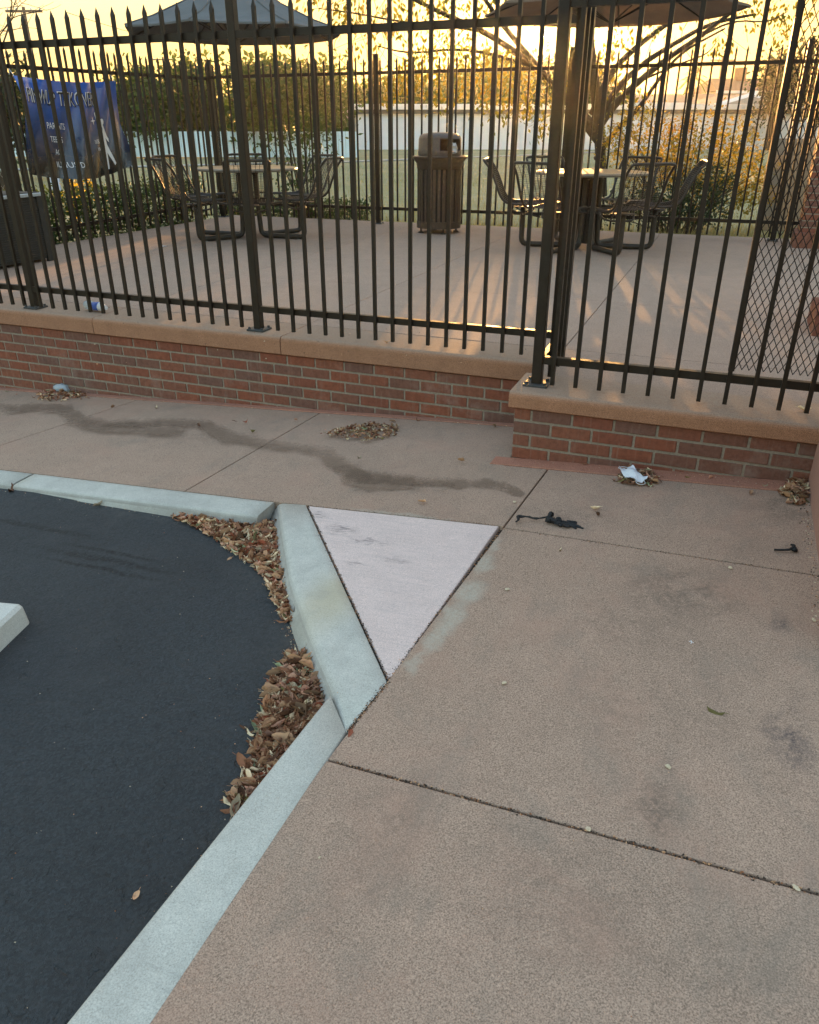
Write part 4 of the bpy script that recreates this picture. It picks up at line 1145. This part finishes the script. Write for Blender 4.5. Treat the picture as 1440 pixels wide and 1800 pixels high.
# crushed bottle on coping
q = on_z(160, 548, PZ+.005); bt = thing('plastic_bottle', 'crushed clear water bottle with blue label lying behind the pickets', 'bottle', (q.x, q.y+.05, PZ+.035), R(-8))
def bottle():
    pr = [(-.095, .012), (-.09, .030), (-.06, .034), (-.03, .028)]
    mb = MB(); mb.tube([(-.098, 0, 0), (-.092, 0, 0), (-.06, .004, .002), (-.02, 0, -.003)], [.02, .031, .034, .029], 12); mb.build('bottle_body', M['clear'], bt, True)
    MB().tube([(-.02, 0, -.003), (.02, .004, .0), (.05, 0, .002)], [.0295, .031, .032], 12).build('bottle_label', [M['blueink']], bt, True)
    MB().tube([(.05, 0, .002), (.075, .003, 0), (.09, 0, 0), (.10, 0, 0)], [.032, .028, .014, .013], 12).build('bottle_shoulder', M['white'], bt, True)
    MB().tube([(.10, 0, 0), (.115, 0, 0)], [.015, .015], 12).build('cap', M['white'], bt)
bottle()
# scraps on the patio
for k, (px, py, lb) in enumerate([(287, 434, 'white paper scrap on the patio left of the left table'), (680, 604, 'curled brown leaf on the coping edge by the long wall')]):
    q = on_z(px, py, PZ)
    o = link('paper_scrap' if k == 0 else 'fallen_leaf', leaf_mesh(.08, .05, .1, .1, 77, M['white']) if k == 0 else by(0, 1), None, (q.x, q.y, PZ+.006), (0, .1, .7)); tag(o, lb, 'paper scrap' if k == 0 else 'leaf')
q = on_z(1413, 726, PZ); o = link('fallen_leaf', by(1, 2), None, (q.x, q.y, PZ+.012), (.1, 0, .1), (1.2, 1.2, 1.2)); tag(o, 'pale leaf under the last picket at the right end of the coping', 'leaf')

def specks():
    rnd = random.Random(44); mb = MB()
    def cr(x, y, z, s, m_):
        mb.m = m_; a = rnd.uniform(0, 6.28)
        P3 = [(x+s*math.cos(a+k*2.1)*rnd.uniform(.6, 1.3), y+s*math.sin(a+k*2.1)*rnd.uniform(.6, 1.3), z-.001) for k in range(3)]+[(x, y, z+s*.7)]
        mb.add(P3, [(0, 1, 3), (1, 2, 3), (2, 0, 3)])
    def along(a, b, n, sp, f, cols, s0, s1):
        for _ in range(n):
            p = a+(b-a)*rnd.random(); x, y = p.x+rnd.gauss(0, sp), p.y+rnd.gauss(0, sp); cr(x, y, f(x, y), rnd.uniform(s0, s1), rnd.choice(cols))
    for _ in range(90):
        q = ga(rnd.uniform(0, 560), rnd.uniform(900, 1790)); cr(q.x, q.y, q.z, rnd.uniform(.0015, .004), rnd.choice((0, 0, 1, 3)))
    for _ in range(260):
        q = gp(rnd.uniform(300, 1430), rnd.uniform(740, 1790)); cr(q.x, q.y, q.z, rnd.uniform(.001, .0028), rnd.choice((0, 1, 2, 2, 3)))
    jl = [(p_jA, p_cor), (p_ttl, p_tri), (p_tri, p_cor)]
    for a, b in jl: along(a, b, 420, .004, G, (1, 2, 2, 2, 3), .0015, .004)
    along(gp(595, 1340), gp(1440, 1573), 420, .004, G, (1, 2, 2, 3), .0015, .0045)
    along(gp(885, 930), gp(1425, 1010), 220, .005, G, (1, 2, 2, 3), .0015, .004)
    along(gp(540, 888), gp(873, 922), 120, .004, G, (2, 2, 3), .0015, .003)
    along(Vector((-4.7, .57, 0)), Vector((-.5, .57, 0)), 420, .02, G, (0, 1, 1, 2, 3), .003, .008)
    along(Vector((-.45, -.03, 0)), Vector((.9, -.03, 0)), 200, .02, G, (0, 1, 1, 2, 3), .003, .008)
    along(Vector((XW-.02, -.1, 0)), Vector((XW-.02, -1.3, 0)), 220, .012, G, (0, 1, 2, 2, 3), .002, .006)
    along(p_ctl+Vector((0, -.19, 0)), bk_far+Vector((0, -.19, 0)), 260, .012, GA, (0, 1, 2, 3), .002, .006)
    along(gp(500, 1010)+Vector((-.05, 0, 0)), gp(575, 1210)+Vector((-.05, 0, 0)), 160, .02, GA, (0, 1, 3), .002, .006)
    for _ in range(260):
        q = on_z(rnd.uniform(100, 1380), rnd.uniform(395, 640), PZ); cr(q.x, q.y, PZ, rnd.uniform(.002, .006), rnd.choice((0, 1, 2, 3)))
    o = mb.build('grit_specks', [M['chip'], LIT[0], M['grit'], LIT[2]]); tag(o, 'fine grit and leaf crumbs strewn over paving, joints and asphalt', 'grit', kind='stuff')
specks()

# ================================================================== VEGETATION
def leaf_cloud(mb, rnd, blobs, n, size, flat=.0, hole=None):
    # blobs: (center, (rx,ry,rz)); leaves gather in clumps through each blob
    vol = [b[1][0]*b[1][1]*b[1][2] for b in blobs]
    for _ in range(int(n/14)+1):
        c, r_ = rnd.choices(blobs, vol)[0]
        while 1:
            d = Vector((rnd.uniform(-1, 1), rnd.uniform(-1, 1), rnd.uniform(-1, 1)))
            if .25 < d.length < 1: break
        k = Vector((c[0]+d.x*r_[0], c[1]+d.y*r_[1], c[2]+d.z*r_[2])); cs = size*2.6*rnd.uniform(.6, 1.5)
        for _ in range(14):
            p = k+Vector((rnd.gauss(0, 1), rnd.gauss(0, 1), rnd.gauss(0, .8)))*cs*.5
            s = size*rnd.uniform(.55, 1.3)
            leaf_quad(mb, rnd, p, s)
def leaf_quad(mb, rnd, p, s, down=None):
    d = Vector((rnd.gauss(0, 1), rnd.gauss(0, 1), rnd.gauss(0, 1)-.2)) if down is None else down+Vector((rnd.gauss(0, .4), rnd.gauss(0, .4), rnd.gauss(0, .3)))
    d = d.normalized() if d.length > 1e-5 else Vector((0, 0, -1))
    w = d.orthogonal(); w = (Matrix.Rotation(rnd.uniform(0, 6.28), 3, d) @ w).normalized()
    mb.add([p, p+d*s*.5+w*s*.26, p+d*s, p+d*s*.5-w*s*.26], [(0, 1, 2, 3)])
def far_tree(name, label, px, dist, y_top, halfw, mat, seed, y_base=262, n=5200, size=.30, blobs=None, group='trees beyond the field'):
    rnd = random.Random(seed); base = far(px, y_base, dist); top = far(px, y_top, dist)
    base.z = .40; Hh = top.z-base.z
    sc = dist*1.0/FPX*1.05; rx = halfw*sc
    t = thing(name, label, 'tree', base, 0, group)
    MB().tube([(0, 0, -.1), (.05, 0, Hh*.25), (-.05, .05, Hh*.55)], [Hh*.035, Hh*.028, Hh*.012], 7).build('trunk', M['bark'], t)
    mb = MB()
    for k in range(5):
        a = rnd.uniform(0, 6.28); mb.tube([(0, 0, Hh*.25), (rx*.4*math.cos(a), rx*.4*math.sin(a), Hh*.5), (rx*.75*math.cos(a), rx*.75*math.sin(a), Hh*.72)], [Hh*.018, Hh*.012, Hh*.004], 5)
    mb.build('branches', M['bark'], t)
    bl = []
    for k in range(9):
        a = rnd.uniform(0, 6.28); rr = rx*rnd.uniform(.1, .62); zz = Hh*rnd.uniform(.32, .84)
        s_ = rx*rnd.uniform(.35, .55); bl.append(((rr*math.cos(a), rr*math.sin(a), zz), (s_, s_, min(s_*.9, max(Hh-zz, .1*Hh)))))
    c_ = MB(); leaf_cloud(c_, rnd, bl, n, size); c_.build('crown', mat, t)
    return t
D1 = 40
far_tree('broadleaf_tree', 'rounded green tree above the blue fence, right of the banner', 255, D1, 98, 62, M['leaf_far'], 1)
far_tree('broadleaf_tree', 'dense green tree above the blue fence behind the left umbrella edge', 360, D1+2, 112, 60, M['leaf_far'], 2)
far_tree('broadleaf_tree', 'green tree above the blue fence behind the second fence post', 455, D1-1, 110, 58, M['leaf_far'], 3)
far_tree('broadleaf_tree', 'green tree above the right end of the blue fence', 555, D1, 112, 66, M['leaf_far'], 4)
far_tree('broadleaf_tree', 'low dark tree left of the banner at the picture edge', 10, 24, 130, 60, M['leaf_dark'], 5, size=.18)
far_tree('broadleaf_tree', 'low tree behind the left end of the pale building', 640, 62, 150, 50, M['leaf_far'], 6, 235, size=.3)
for k, (px, yt, hw) in enumerate([(720, 134, 62), (800, 114, 60), (872, 98, 60)]):  # crown tops raised to block low sun from the left patio
    far_tree('broadleaf_tree', ['brownish tree behind the pale building, left of the bin', 'brownish tree behind the pale building, above the bin', 'brownish tree behind the pale building, left of the sun'][k], px, 62, yt, hw, M['leaf_far'], 20+k, 235, n=5200, size=.40)
for k, (px, yt, hw) in enumerate([(940, 112, 62), (1015, 108, 62)]):  # placed to shade the ground from the low sun
    far_tree('broadleaf_tree', ['tall dark tree directly below the low sun', 'tall dark tree behind the corner fence post'][k], px, 62, yt, hw, M['leaf_dark'], 30+k, 235, n=7000, size=.42)
far_tree('conifer_tree', 'large dark conifer behind the mesh panel at the right edge', 1425, 46, 35, 72, M['leaf_dark'], 40, 240, n=4200, size=.28)
far_tree('conifer_tree', 'smaller dark conifer left of the large one', 1352, 50, 72, 32, M['leaf_dark'], 41, 240, n=2200, size=.26)
# palm
pb = far(1206, 235, 75); pt = far(1206, 135, 75)
pl = thing('palm_tree', 'distant palm tree above the grey roofs at right', 'palm', (pb.x, pb.y, .4))
hp = pt.z-.4
MB().tube([(0, 0, 0), (.1, 0, hp*.5), (0, 0, hp)], [.22, .18, .16], 7).build('trunk', M['bark'], pl)
mb = MB(); rnd = random.Random(50)
for k in range(34):
    a = rnd.uniform(0, 6.28); e = rnd.uniform(-.7, 1.2); L = 1.5
    pts = [Vector((0, 0, hp))+Vector((math.cos(a)*math.cos(e), math.sin(a)*math.cos(e), math.sin(e)))*L*t+Vector((0, 0, -.6*t*t)) for t in (0, .35, .7, 1)]
    for i in range(3):
        s = Vector((-math.sin(a), math.cos(a), 0))*(.22-.06*i); mb.add([pts[i]-s, pts[i]+s, pts[i+1]+s*.7, pts[i+1]-s*.7], [(0, 1, 2, 3)])
mb.build('fronds', M['leaf_far'], pl)

# main tree beyond the patio: several leaning stems, weeping sprays
TD = 12.6
tb = far(1046, 318, TD); mt = thing('patio_tree', 'spreading backlit tree with long arching branches behind the right table', 'tree', (tb.x, tb.y, .24))
def loc(px, py, d): return far(px, py, d)-mt.location
rnd = random.Random(60)
limbs = []
def limb(pts, r0, r1, name='branch', mat='bark'):
    pts = smooth_path([loc(*p) for p in pts], 2); n = len(pts)
    limbs.append((pts, r0, r1)); MB().tube(pts, [r0+(r1-r0)*i/(n-1) for i in range(n)], 7).build(name, M[mat], mt, True)
limb([(1058, 345, TD), (1057, 290, TD), (1053, 220, TD), (1046, 150, TD-.1), (1034, 60, TD-.2), (1020, -60, TD-.3)], .085, .07, 'trunk')
limb([(1055, 250, TD), (1005, 185, TD+.1), (955, 130, TD+.2), (905, 90, TD+.2), (850, 55, TD+.2), (770, 20, TD), (690, -20, TD-.3)], .075, .018)
limb([(1053, 230, TD), (985, 160, TD), (930, 100, TD-.3), (880, 40, TD-.5), (840, -20, TD-.6)], .06, .02)
limb([(930, 118, TD+.2), (870, 95, TD+.3), (800, 85, TD+.3), (720, 95, TD+.2), (660, 80, TD)], .03, .006)
limb([(850, 55, TD+.2), (780, 45, TD+.3), (700, 38, TD+.3), (620, 22, TD), (560, 15, TD)], .022, .006)
limb([(1046, 235, TD), (1075, 190, TD), (1115, 150, TD-.2), (1170, 105, TD-.4), (1235, 62, TD-.6), (1300, 10, TD-.8)], .07, .02)
limb([(1046, 220, TD), (1080, 160, TD), (1125, 115, TD), (1180, 80, TD), (1240, 45, TD-.2), (1290, 32, TD-.4), (1330, 25, TD-.5)], .055, .012)
limb([(1042, 200, TD), (1070, 130, TD+.2), (1120, 80, TD+.3), (1190, 30, TD+.3), (1250, -20, TD+.3)], .06, .02)
limb([(1048, 280, TD), (1085, 225, TD-.3), (1120, 195, TD-.5), (1165, 130, TD-.6), (1200, 90, TD-.7), (1275, 50, TD-.9)], .045, .01)
limb([(1130, 140, TD-.2), (1200, 110, TD-.3), (1245, 95, TD-.3), (1262, 70, TD-.3)], .018, .004)
limb([(1235, 62, TD-.6), (1290, 35, TD-.8), (1350, 40, TD-1), (1385, 20, TD-1)], .016, .004)
for k in range(26):
    px0, py0 = rnd.uniform(560, 930), rnd.uniform(-60, 60); L = rnd.uniform(40, 130)
    limb([(px0, py0, TD+rnd.uniform(-.6, .8)), (px0-rnd.uniform(-30, 40), py0+L*.3, TD), (px0-rnd.uniform(-40, 60), py0+L*.7, TD+rnd.uniform(-.3, .3)), (px0-rnd.uniform(-40, 70), py0+L, TD)], .006, .002, 'twig', 'twig')
for k in range(16):
    px0, py0 = rnd.uniform(1110, 1380), rnd.uniform(-60, 30); L = rnd.uniform(40, 110)
    limb([(px0, py0, TD-.6+rnd.uniform(-.4, .4)), (px0+rnd.uniform(-30, 30), py0+L*.4, TD-.6), (px0+rnd.uniform(-40, 40), py0+L, TD-.6)], .006, .002, 'twig', 'twig')
lm = MB()
def spray(px, py, d, n, sp, s0, s1):
    for _ in range(n):
        a, b = rnd.gauss(px, sp), rnd.gauss(py, sp*.9)
        if (a-938)**2/46**2+(b-72)**2/40**2 < 1: continue
        if (a-880)**2/22**2+(b-62)**2/26**2 < 1: continue
        leaf_quad(lm, rnd, loc(a, b, d+rnd.uniform(-.35, .35)), rnd.uniform(s0, s1), Vector((rnd.uniform(-.4, .4), rnd.uniform(-.4, .4), -.8)))
for px, py, n, sp in [(640, 15, 60, 24), (610, 35, 26, 14), (680, 60, 26, 20), (700, 20, 50, 26), (760, 10, 70, 30), (640, 85, 16, 16), (740, 80, 46, 22), (765, 120, 80, 26), (790, 60, 46, 24), (830, 95, 110, 28), (815, 130, 90, 26), (850, 30, 60, 26), (720, 120, 60, 20), (870, 130, 90, 24), (700, 150, 50, 16), (770, 165, 60, 18), (860, 165, 60, 20), (910, 150, 60, 22), (680, 170, 26, 12), (890, 100, 40, 16), (960, 140, 60, 24), (1000, 160, 60, 26), (1075, 110, 50, 20), (1090, 60, 40, 24), (1110, 160, 40, 20), (1150, 45, 30, 24), (600, 5, 40, 24), (540, 2, 30, 20), (730, -10, 90, 40), (830, -20, 90, 40), (935, 190, 60, 14), (955, 225, 40, 12), (885, 195, 40, 16)]:
    spray(px, py, TD, int(n*1.5), sp, .05, .10)
for px, py, n, sp in [(1362, 35, 46, 12), (1375, 60, 34, 9), (1385, 40, 26, 8), (1300, 12, 40, 18), (1340, 5, 40, 18), (1265, 75, 34, 9), (1262, 95, 26, 8), (1285, 82, 14, 6), (1315, 45, 10, 8), (1380, 10, 40, 16), (1420, 10, 30, 14), (1230, -5, 40, 20)]:
    spray(px, py, TD-.7, int(n*.8), sp, .05, .09)
o = lm.build('leaves', M['leaf_tree'], mt); o['kind'] = 'stuff'

def shrub(name, label, cen, blobs, n, size, mat, seed, stems, cat='shrub', group=None):
    rnd = random.Random(seed); t = thing(name, label, cat, cen, 0, group)
    mb = MB()
    for k in range(stems):
        c, r_ = rnd.choice(blobs); e = Vector(c)+Vector((rnd.uniform(-1, 1)*r_[0]*.7, rnd.uniform(-1, 1)*r_[1]*.7, rnd.uniform(-.3, .9)*r_[2]))
        mb.tube(smooth_path([(e.x*.25, e.y*.25, 0), (e.x*.5+rnd.uniform(-.05, .05), e.y*.5, e.z*.55), e], 1), [.012, .010, .008, .007, .005, .004][:len(smooth_path([(0,0,0),(0,0,1),(0,0,2)],1))], 5)
    mb.build('stems', M['twig'], t)
    c_ = MB(); leaf_cloud(c_, rnd, blobs, n, size); o = c_.build('foliage', mat, t); return t
def rel(px, py, d, base): return tuple(far(px, py, d)-base)
b0 = far(1190, 395, 11.4); b0.z = .24
shrub('autumn_shrub', 'yellow and red backlit shrub outside the rear fence at right', b0, [(rel(1130, 250, 11.6, b0), (.55, .5, .5)), (rel(1230, 270, 11.4, b0), (.6, .5, .55)), (rel(1300, 300, 11.6, b0), (.5, .5, .5)), (rel(1200, 240, 11.6, b0), (.3, .25, .2)), (rel(1330, 340, 11.4, b0), (.25, .3, .3)), (rel(1290, 250, 11.6, b0), (.35, .3, .3)), (rel(1095, 260, 11.8, b0), (.3, .3, .3)), (rel(1170, 320, 11.8, b0), (.6, .4, .4)), (rel(1265, 340, 11.8, b0), (.5, .4, .35))], 8500, .05, M['leaf_bush'], 70, 40)
b1 = far(1210, 398, 11.0); b1.z = .24
shrub('dark_shrub', 'dark dense shrub low behind the right table', b1, [(rel(1180, 355, 11.0, b1), (.45, .35, .35)), (rel(1240, 345, 11.0, b1), (.42, .35, .42)), (rel(1120, 365, 11.0, b1), (.3, .3, .25)), (rel(1060, 372, 11.0, b1), (.3, .3, .2))], 3800, .05, M['leaf_dark'], 71, 16)
b2 = far(545, 372, 12.3); b2.z = .24
shrub('young_shrub', 'airy green sapling shrub outside the rear fence behind the left table', b2, [(rel(525, 235, 12.3, b2), (.4, .3, .28)), (rel(560, 260, 12.3, b2), (.35, .3, .3)), (rel(490, 245, 12.3, b2), (.25, .25, .25)), (rel(520, 305, 12.3, b2), (.3, .25, .3)), (rel(545, 215, 12.3, b2), (.4, .3, .12))], 900, .06, M['leaf_hedge'], 72, 16)
def hedge(name, label, x0, x1, y0, y1, z0, z1, n, seed):
    rnd = random.Random(seed); t = thing(name, label, 'hedge', ((x0+x1)/2, (y0+y1)/2, .24)); mb = MB()
    cx, cy = (x0+x1)/2, (y0+y1)/2
    for _ in range(n):
        p = Vector((rnd.uniform(x0, x1)-cx, rnd.uniform(y0, y1)-cy, rnd.uniform(z0, z1+rnd.gauss(0, .03))-.24))
        leaf_quad(mb, rnd, p, rnd.uniform(.03, .065))
    mb.build('foliage', M['leaf_hedge'], t)
    st = MB()
    for _ in range(int((x1-x0+y1-y0)*8)):
        a, b = rnd.uniform(x0, x1)-cx, rnd.uniform(y0, y1)-cy; st.tube([(a, b, 0), (a+rnd.uniform(-.08, .08), b+rnd.uniform(-.08, .08), (z1-z0)*.85)], .008, 4)
    st.build('stems', M['twig'], t)
hedge('hedge', 'clipped green hedge outside the left fence below the banner', -7.35, -6.80, 1.6, 6.6, .26, .92, 15000, 80)
hedge('hedge', 'low ground hedge outside the rear fence behind the left table', -7.2, -4.6, 7.15, 7.6, .24, .62, 5500, 81)
# yellow flowering plant, and sign below the banner
q = far(140, 345, 12.0); shrub('flowering_plant', 'yellow flowering plant behind the hedge under the banner', (q.x, q.y, .24), [((0, 0, .65), (.28, .25, .5))], 700, .05, M['flower'], 82, 8, 'plant')
q = far(102, 345, 11.5); sg = thing('yard_sign', 'small pale blue yard sign behind the hedge under the banner', 'sign', (q.x, q.y, .24), R(-25))
MB().box(-.16, .16, -.006, .006, .55, .98).build('sign_panel', plain('sign_blue', (.55, .62, .78), .5), sg); MB().box(-.015, .015, .006, .02, 0, .95).build('sign_post', M['steel'], sg)
# bare tree at top left
q = far(-20, 240, 17); br = thing('bare_tree', 'bare leafless tree with fine twigs at the top left edge', 'tree', (q.x, q.y, .3)); rnd = random.Random(90)
def grow(p, d, L, r, depth, mb):
    pts = [p]; 
    for _ in range(4):
        d = (d+Vector((rnd.gauss(0, .16), rnd.gauss(0, .16), rnd.gauss(.03, .12)))).normalized(); p = p+d*L/4; pts.append(p)
    mb.tube(pts, [r*(1-.12*i) for i in range(5)], 5, False)
    if depth > 0:
        for k in range(3):
            i = rnd.choice((2, 3, 4)); dd = (d+Vector((rnd.gauss(0, .6), rnd.gauss(0, .6), rnd.gauss(.1, .45)))).normalized(); grow(pts[i], dd, L*.66, r*.5, depth-1, mb)
mb = MB(); mb.tube([(0, 0, -.1), (.05, 0, 1.6)], [.11, .085], 7); mb.build('trunk', M['bark'], br); mb = MB()
for k in range(5): grow(Vector((.05, 0, 1.55)), Vector((rnd.gauss(.1, .5), rnd.gauss(0, .4), .9)).normalized(), 1.5, .04, 3, mb)
mb.build('branches', M['twig'], br)
# grass
def grass():
    rnd = random.Random(95); mb = MB()
    def blade(x_, y_, z_, h):
        a = rnd.uniform(0, 6.28); w = .006; l = Vector((rnd.gauss(0, .35), rnd.gauss(0, .35), 1)).normalized()*h
        p = Vector((x_, y_, z_)); s = Vector((math.cos(a), math.sin(a), 0))*w
        mb.add([p-s, p+s, p+l], [(0, 1, 2)])
    for _ in range(5200):
        blade(rnd.uniform(-7, 2.5), 7.1+abs(rnd.gauss(0, .28)), .23, rnd.uniform(.06, .26))
    for _ in range(16000):
        dist = 11+rnd.random()**1.6*22; px = rnd.uniform(-40, 1440); q = far(px, 300, dist)
        if q.y < 7.2: continue
        t = max(0, min(1, (q.y-9)/36)); blade(q.x, q.y, .24+.2*t*t*(3-2*t), rnd.uniform(.05, .16))
    o = mb.build('dry_grass', M['grass']); tag(o, 'dry yellow grass of the field beyond the rear fence', 'grass', kind='stuff')
grass()

# ================================================================== BEYOND THE FIELD
# chain-link fence rail
cl = thing('chain_link_fence', 'low grey chain-link fence with a pipe rail crossing the dry field', 'fence')
ends = [far(-40, 300, 15.5), far(330, 291, 18.5), far(620, 284, 21.5), far(900, 274, 26), far(1330, 255, 34)]
for a, b in zip(ends[:-1], ends[1:]): MB().tube([a, b], .024, 7).build('rail', M['steel'], cl)
for p in ends: MB().tube([(p.x, p.y, .15), (p.x, p.y, p.z+.04)], .032, 7).build('post', M['steel'], cl)
wires = MB()
for a, b in zip(ends[:-1], ends[1:]):
    L = (b-a).length; n = int(L/.16)
    for i in range(n):
        for s in (0, 1):
            p, q_ = a+(b-a)*(i/n), a+(b-a)*min(1, (i+2.6)/n)
            if s: p, q_ = q_, p
            wires.tube([(p.x, p.y, p.z), (q_.x, q_.y, .24)], .003, 3, False)
wires.build('wire_mesh', M['steel'], cl)
# blue board fence: individual boards
bf = thing('board_fence', 'pale blue board fence across the field at left', 'fence')
fa, fb = far(-60, 271, 40), far(628, 271, 38.5); fa.z = fb.z = .40
d = fb-fa; L = d.length; n = 110; ang = math.atan2(d.y, d.x); zt = far(300, 231, 39.5).z
bd = MB().bbox(-L/n/2+.006, L/n/2-.006, -.012, .012, 0, zt-.40, .004).mesh('board', M['bluefence'])
for i in range(n): p = fa+d*((i+.5)/n); link('board', bd, bf, (p.x, p.y, .40), (0, 0, ang))
for i in range(0, n, 8): p = fa+d*(i/n); MB().box(-.05, .05, .014, .11, 0, zt-.42).build('post', M['wood'], bf, False, (p.x, p.y, .40), (0, 0, ang))
# pale long building with white fascia
DB = 52
pa, pb_ = far(628, 262, DB), far(1480, 262, DB); pa.z = pb_.z = .42
d = pb_-pa; L = d.length; ang = math.atan2(d.y, d.x); zt = far(900, 200, DB).z-.42; zf = far(900, 183, DB).z-.42
hb = thing('low_building', 'long low pale grey building with white fascia across the field', 'building', pa, ang)
n = 15
MB().box(0, L, .02, 8, 0, zt).build('wall', M['palewall'], hb)
for i in range(n): MB().box(i*L/n+.008, (i+1)*L/n-.008, 0, .02, 1.16, zt-.02).build('wall_panel', M['palewall'], hb); MB().box(i*L/n+.008, (i+1)*L/n-.008, 0, .02, 0, 1.14).build('wall_panel', M['palewall'], hb)
MB().box(-.3, L+.3, -.35, 8.4, zt+.22, zf).build('fascia', M['fascia'], hb); MB().box(-.2, L+.2, -.22, 8.2, zt, zt+.22).build('soffit', M['roof'], hb)
MB().box(-2.6, 0, .6, 8, 0, zf*.97).build('end_wall', M['housewall'], hb)
# white gate leaf / electric panel on the wall, as seen right
MB().box(L*.80, L*.80+.5, -.06, 0, .55, 1.3).build('meter_box', M['housewall'], hb)
def gable_house(name, label, px0, px1, y_eave, y_ridge, dist, roofm, chim=None, depth=9):
    a, b = far(px0, y_eave, dist), far(px1, y_eave, dist); ze = a.z; zr = far((px0+px1)/2, y_ridge, dist).z
    d = b-a; L = math.hypot(d.x, d.y); ang = math.atan2(d.y, d.x)
    t = thing(name, label, 'house', (a.x, a.y, .42), ang); he, hr = ze-.42, zr-.42
    MB().box(.3, L-.3, .3, depth-.3, 0, he).build('wall', M['housewall'], t)
    return t, L, he, hr, depth
def ridge_along(t, L, he, hr, dp, roofm):   # slope towards viewer
    mb = MB(); mb.add([(0, -.2, he), (L, -.2, he), (L-.8, dp/2, hr), (.8, dp/2, hr), (0, dp+.2, he), (L, dp+.2, he)], [(0, 1, 2, 3), (4, 3, 2, 5), (0, 3, 4), (1, 5, 2)]); mb.build('roof', roofm, t)
    MB().box(0, L, -.26, -.2, he-.2, he+.02).build('fascia', M['fascia'], t)
def gable_front(t, L, he, hr, dp, roofm):
    MB().add([(.2, .28, he), (L-.2, .28, he), (L/2, .28, hr-.1)], [(0, 1, 2)]).build('gable_wall', M['housewall'], t)
    for s in (0, 1):
        x0, x1 = (0, L/2) if s == 0 else (L/2, L); z0, z1 = (he, hr) if s == 0 else (hr, he)
        MB().add([(x0, 0, z0), (x1, 0, z1), (x1, dp, z1), (x0, dp, z0), (x0, 0, z0-.12), (x1, 0, z1-.12), (x1, dp, z1-.12), (x0, dp, z0-.12)], [(0, 1, 2, 3), (4, 7, 6, 5), (0, 4, 5, 1), (3, 2, 6, 7)]).build('roof', roofm, t)
        MB().add([(x0, -.03, z0+.03), (x1, -.03, z1+.03), (x1, -.03, z1-.2), (x0, -.03, z0-.2)], [(0, 1, 2, 3)]).build('fascia', M['fascia'], t)
h = gable_house('bungalow', 'white-eaved house showing over the blue fence left of the second post', 262, 400, 226, 200, 58, M['roof']); gable_front(*h, M['roof'])
MB().box(h[1]*.3, h[1]*.45, .26, .3, h[2]-1.3, h[2]-.5).build('window', M['window'], h[0])
h = gable_house('bungalow', 'grey gabled house roof above the pale building below the sun', 862, 985, 183, 164, 64, M['roof']); gable_front(*h, M['roof'])
h = gable_house('bungalow', 'house with a low grey roof above the pale building right of the post', 1095, 1300, 181, 161, 72, M['roof']); ridge_along(*h, M['roof'])
h = gable_house('bungalow', 'house with white gable trim above the pale building at right', 1255, 1385, 183, 163, 60, M['roof']); gable_front(*h, M['roof'])
h = gable_house('brown_house', 'taller house with brown roof and chimney at far right', 1258, 1420, 160, 133, 84, M['roof2']); ridge_along(*h, M['roof2'])
MB().box(h[1]*.36, h[1]*.36+.9, 3.6, 4.5, h[3]-.6, h[3]+.9).build('chimney', M['brick'], h[0])
MB().box(h[1]*.1, h[1]*.22, .27, .31, h[2]-1.6, h[2]-.5).build('window', M['window'], h[0])
# poles
def pole(px, dist, y_top, label, arms):
    b = far(px, 262, dist); z1 = far(px, y_top, dist).z; t = thing('utility_pole', label, 'utility pole', (b.x, b.y, .4), YAW*-1)
    hh = z1-.4; MB().tube([(0, 0, 0), (0, 0, hh)], [.16, .11], 8).build('pole', M['wood'], t)
    for dz in arms:
        MB().box(-1.25, 1.25, -.06, .06, hh-dz-.07, hh-dz+.07).build('crossarm', M['wood'], t)
        for k in (-1.1, -.5, .5, 1.1): MB().lathe([(.05, hh-dz+.07), (.06, hh-dz+.15), (.02, hh-dz+.22)], 7, k, 0).build('insulator', M['white'], t)
pole(88, 62, 12, 'wooden utility pole with a crossarm at the top left', (.25,))
pole(1246, 90, 98, 'thin distant utility pole at right above the roofs', (.4,))
pole(306, 110, 100, 'faint distant utility pole behind the left trees', (.3,))
ws_ = MB()
for (a, b) in (((40, 10, 62), (-300, -40, 80)), ((118, 22, 62), (420, 60, 110))):
    p, q_ = far(*a), far(*b); ws_.tube([p+(q_-p)*t-Vector((0, 0, 1.2*math.sin(math.pi*t))) for t in [i/10 for i in range(11)]], .02, 4, False)
tag(ws_.build('overhead_wires', M['black']), 'sagging overhead wires running to the top left pole', 'wires')
# the sun itself
def sun_disc():
    m = NT('sun_glow'); e = m.n('ShaderNodeEmission'); e.inputs[0].default_value = (1, .9, .7, 1); e.inputs[1].default_value = 40
    m.t.links.new(e.outputs[0], m.out.inputs[0])
    p = CAM+ray(965, 64).normalized()*5400; bm = bmesh.new(); bmesh.ops.create_icosphere(bm, subdivisions=3, radius=5400*math.tan(R(.27)))
    me = bpy.data.meshes.new('sun'); bm.to_mesh(me); bm.free(); me.materials.append(m.mat)
    o = link('sun', me, None, p); tag(o, kind='structure'); o.visible_shadow = True

sun_disc()

# ------------------------------------------------------------------ added volume imitating lens glare round the sun
def glare_haze():
    m = bpy.data.materials.new('glare_volume'); m.use_nodes = True; t = m.node_tree; t.nodes.clear()
    o = t.nodes.new('ShaderNodeOutputMaterial'); v = t.nodes.new('ShaderNodeVolumePrincipled')
    v.inputs['Density'].default_value = .0004; v.inputs['Anisotropy'].default_value = .87; v.inputs['Color'].default_value = (.95, .93, .9, 1)
    t.links.new(v.outputs[0], o.inputs['Volume'])
    ob = MB().box(-430, 430, -70, 810, -1.9, 17).build('glare_haze', m); tag(ob, kind='stuff')
glare_haze()
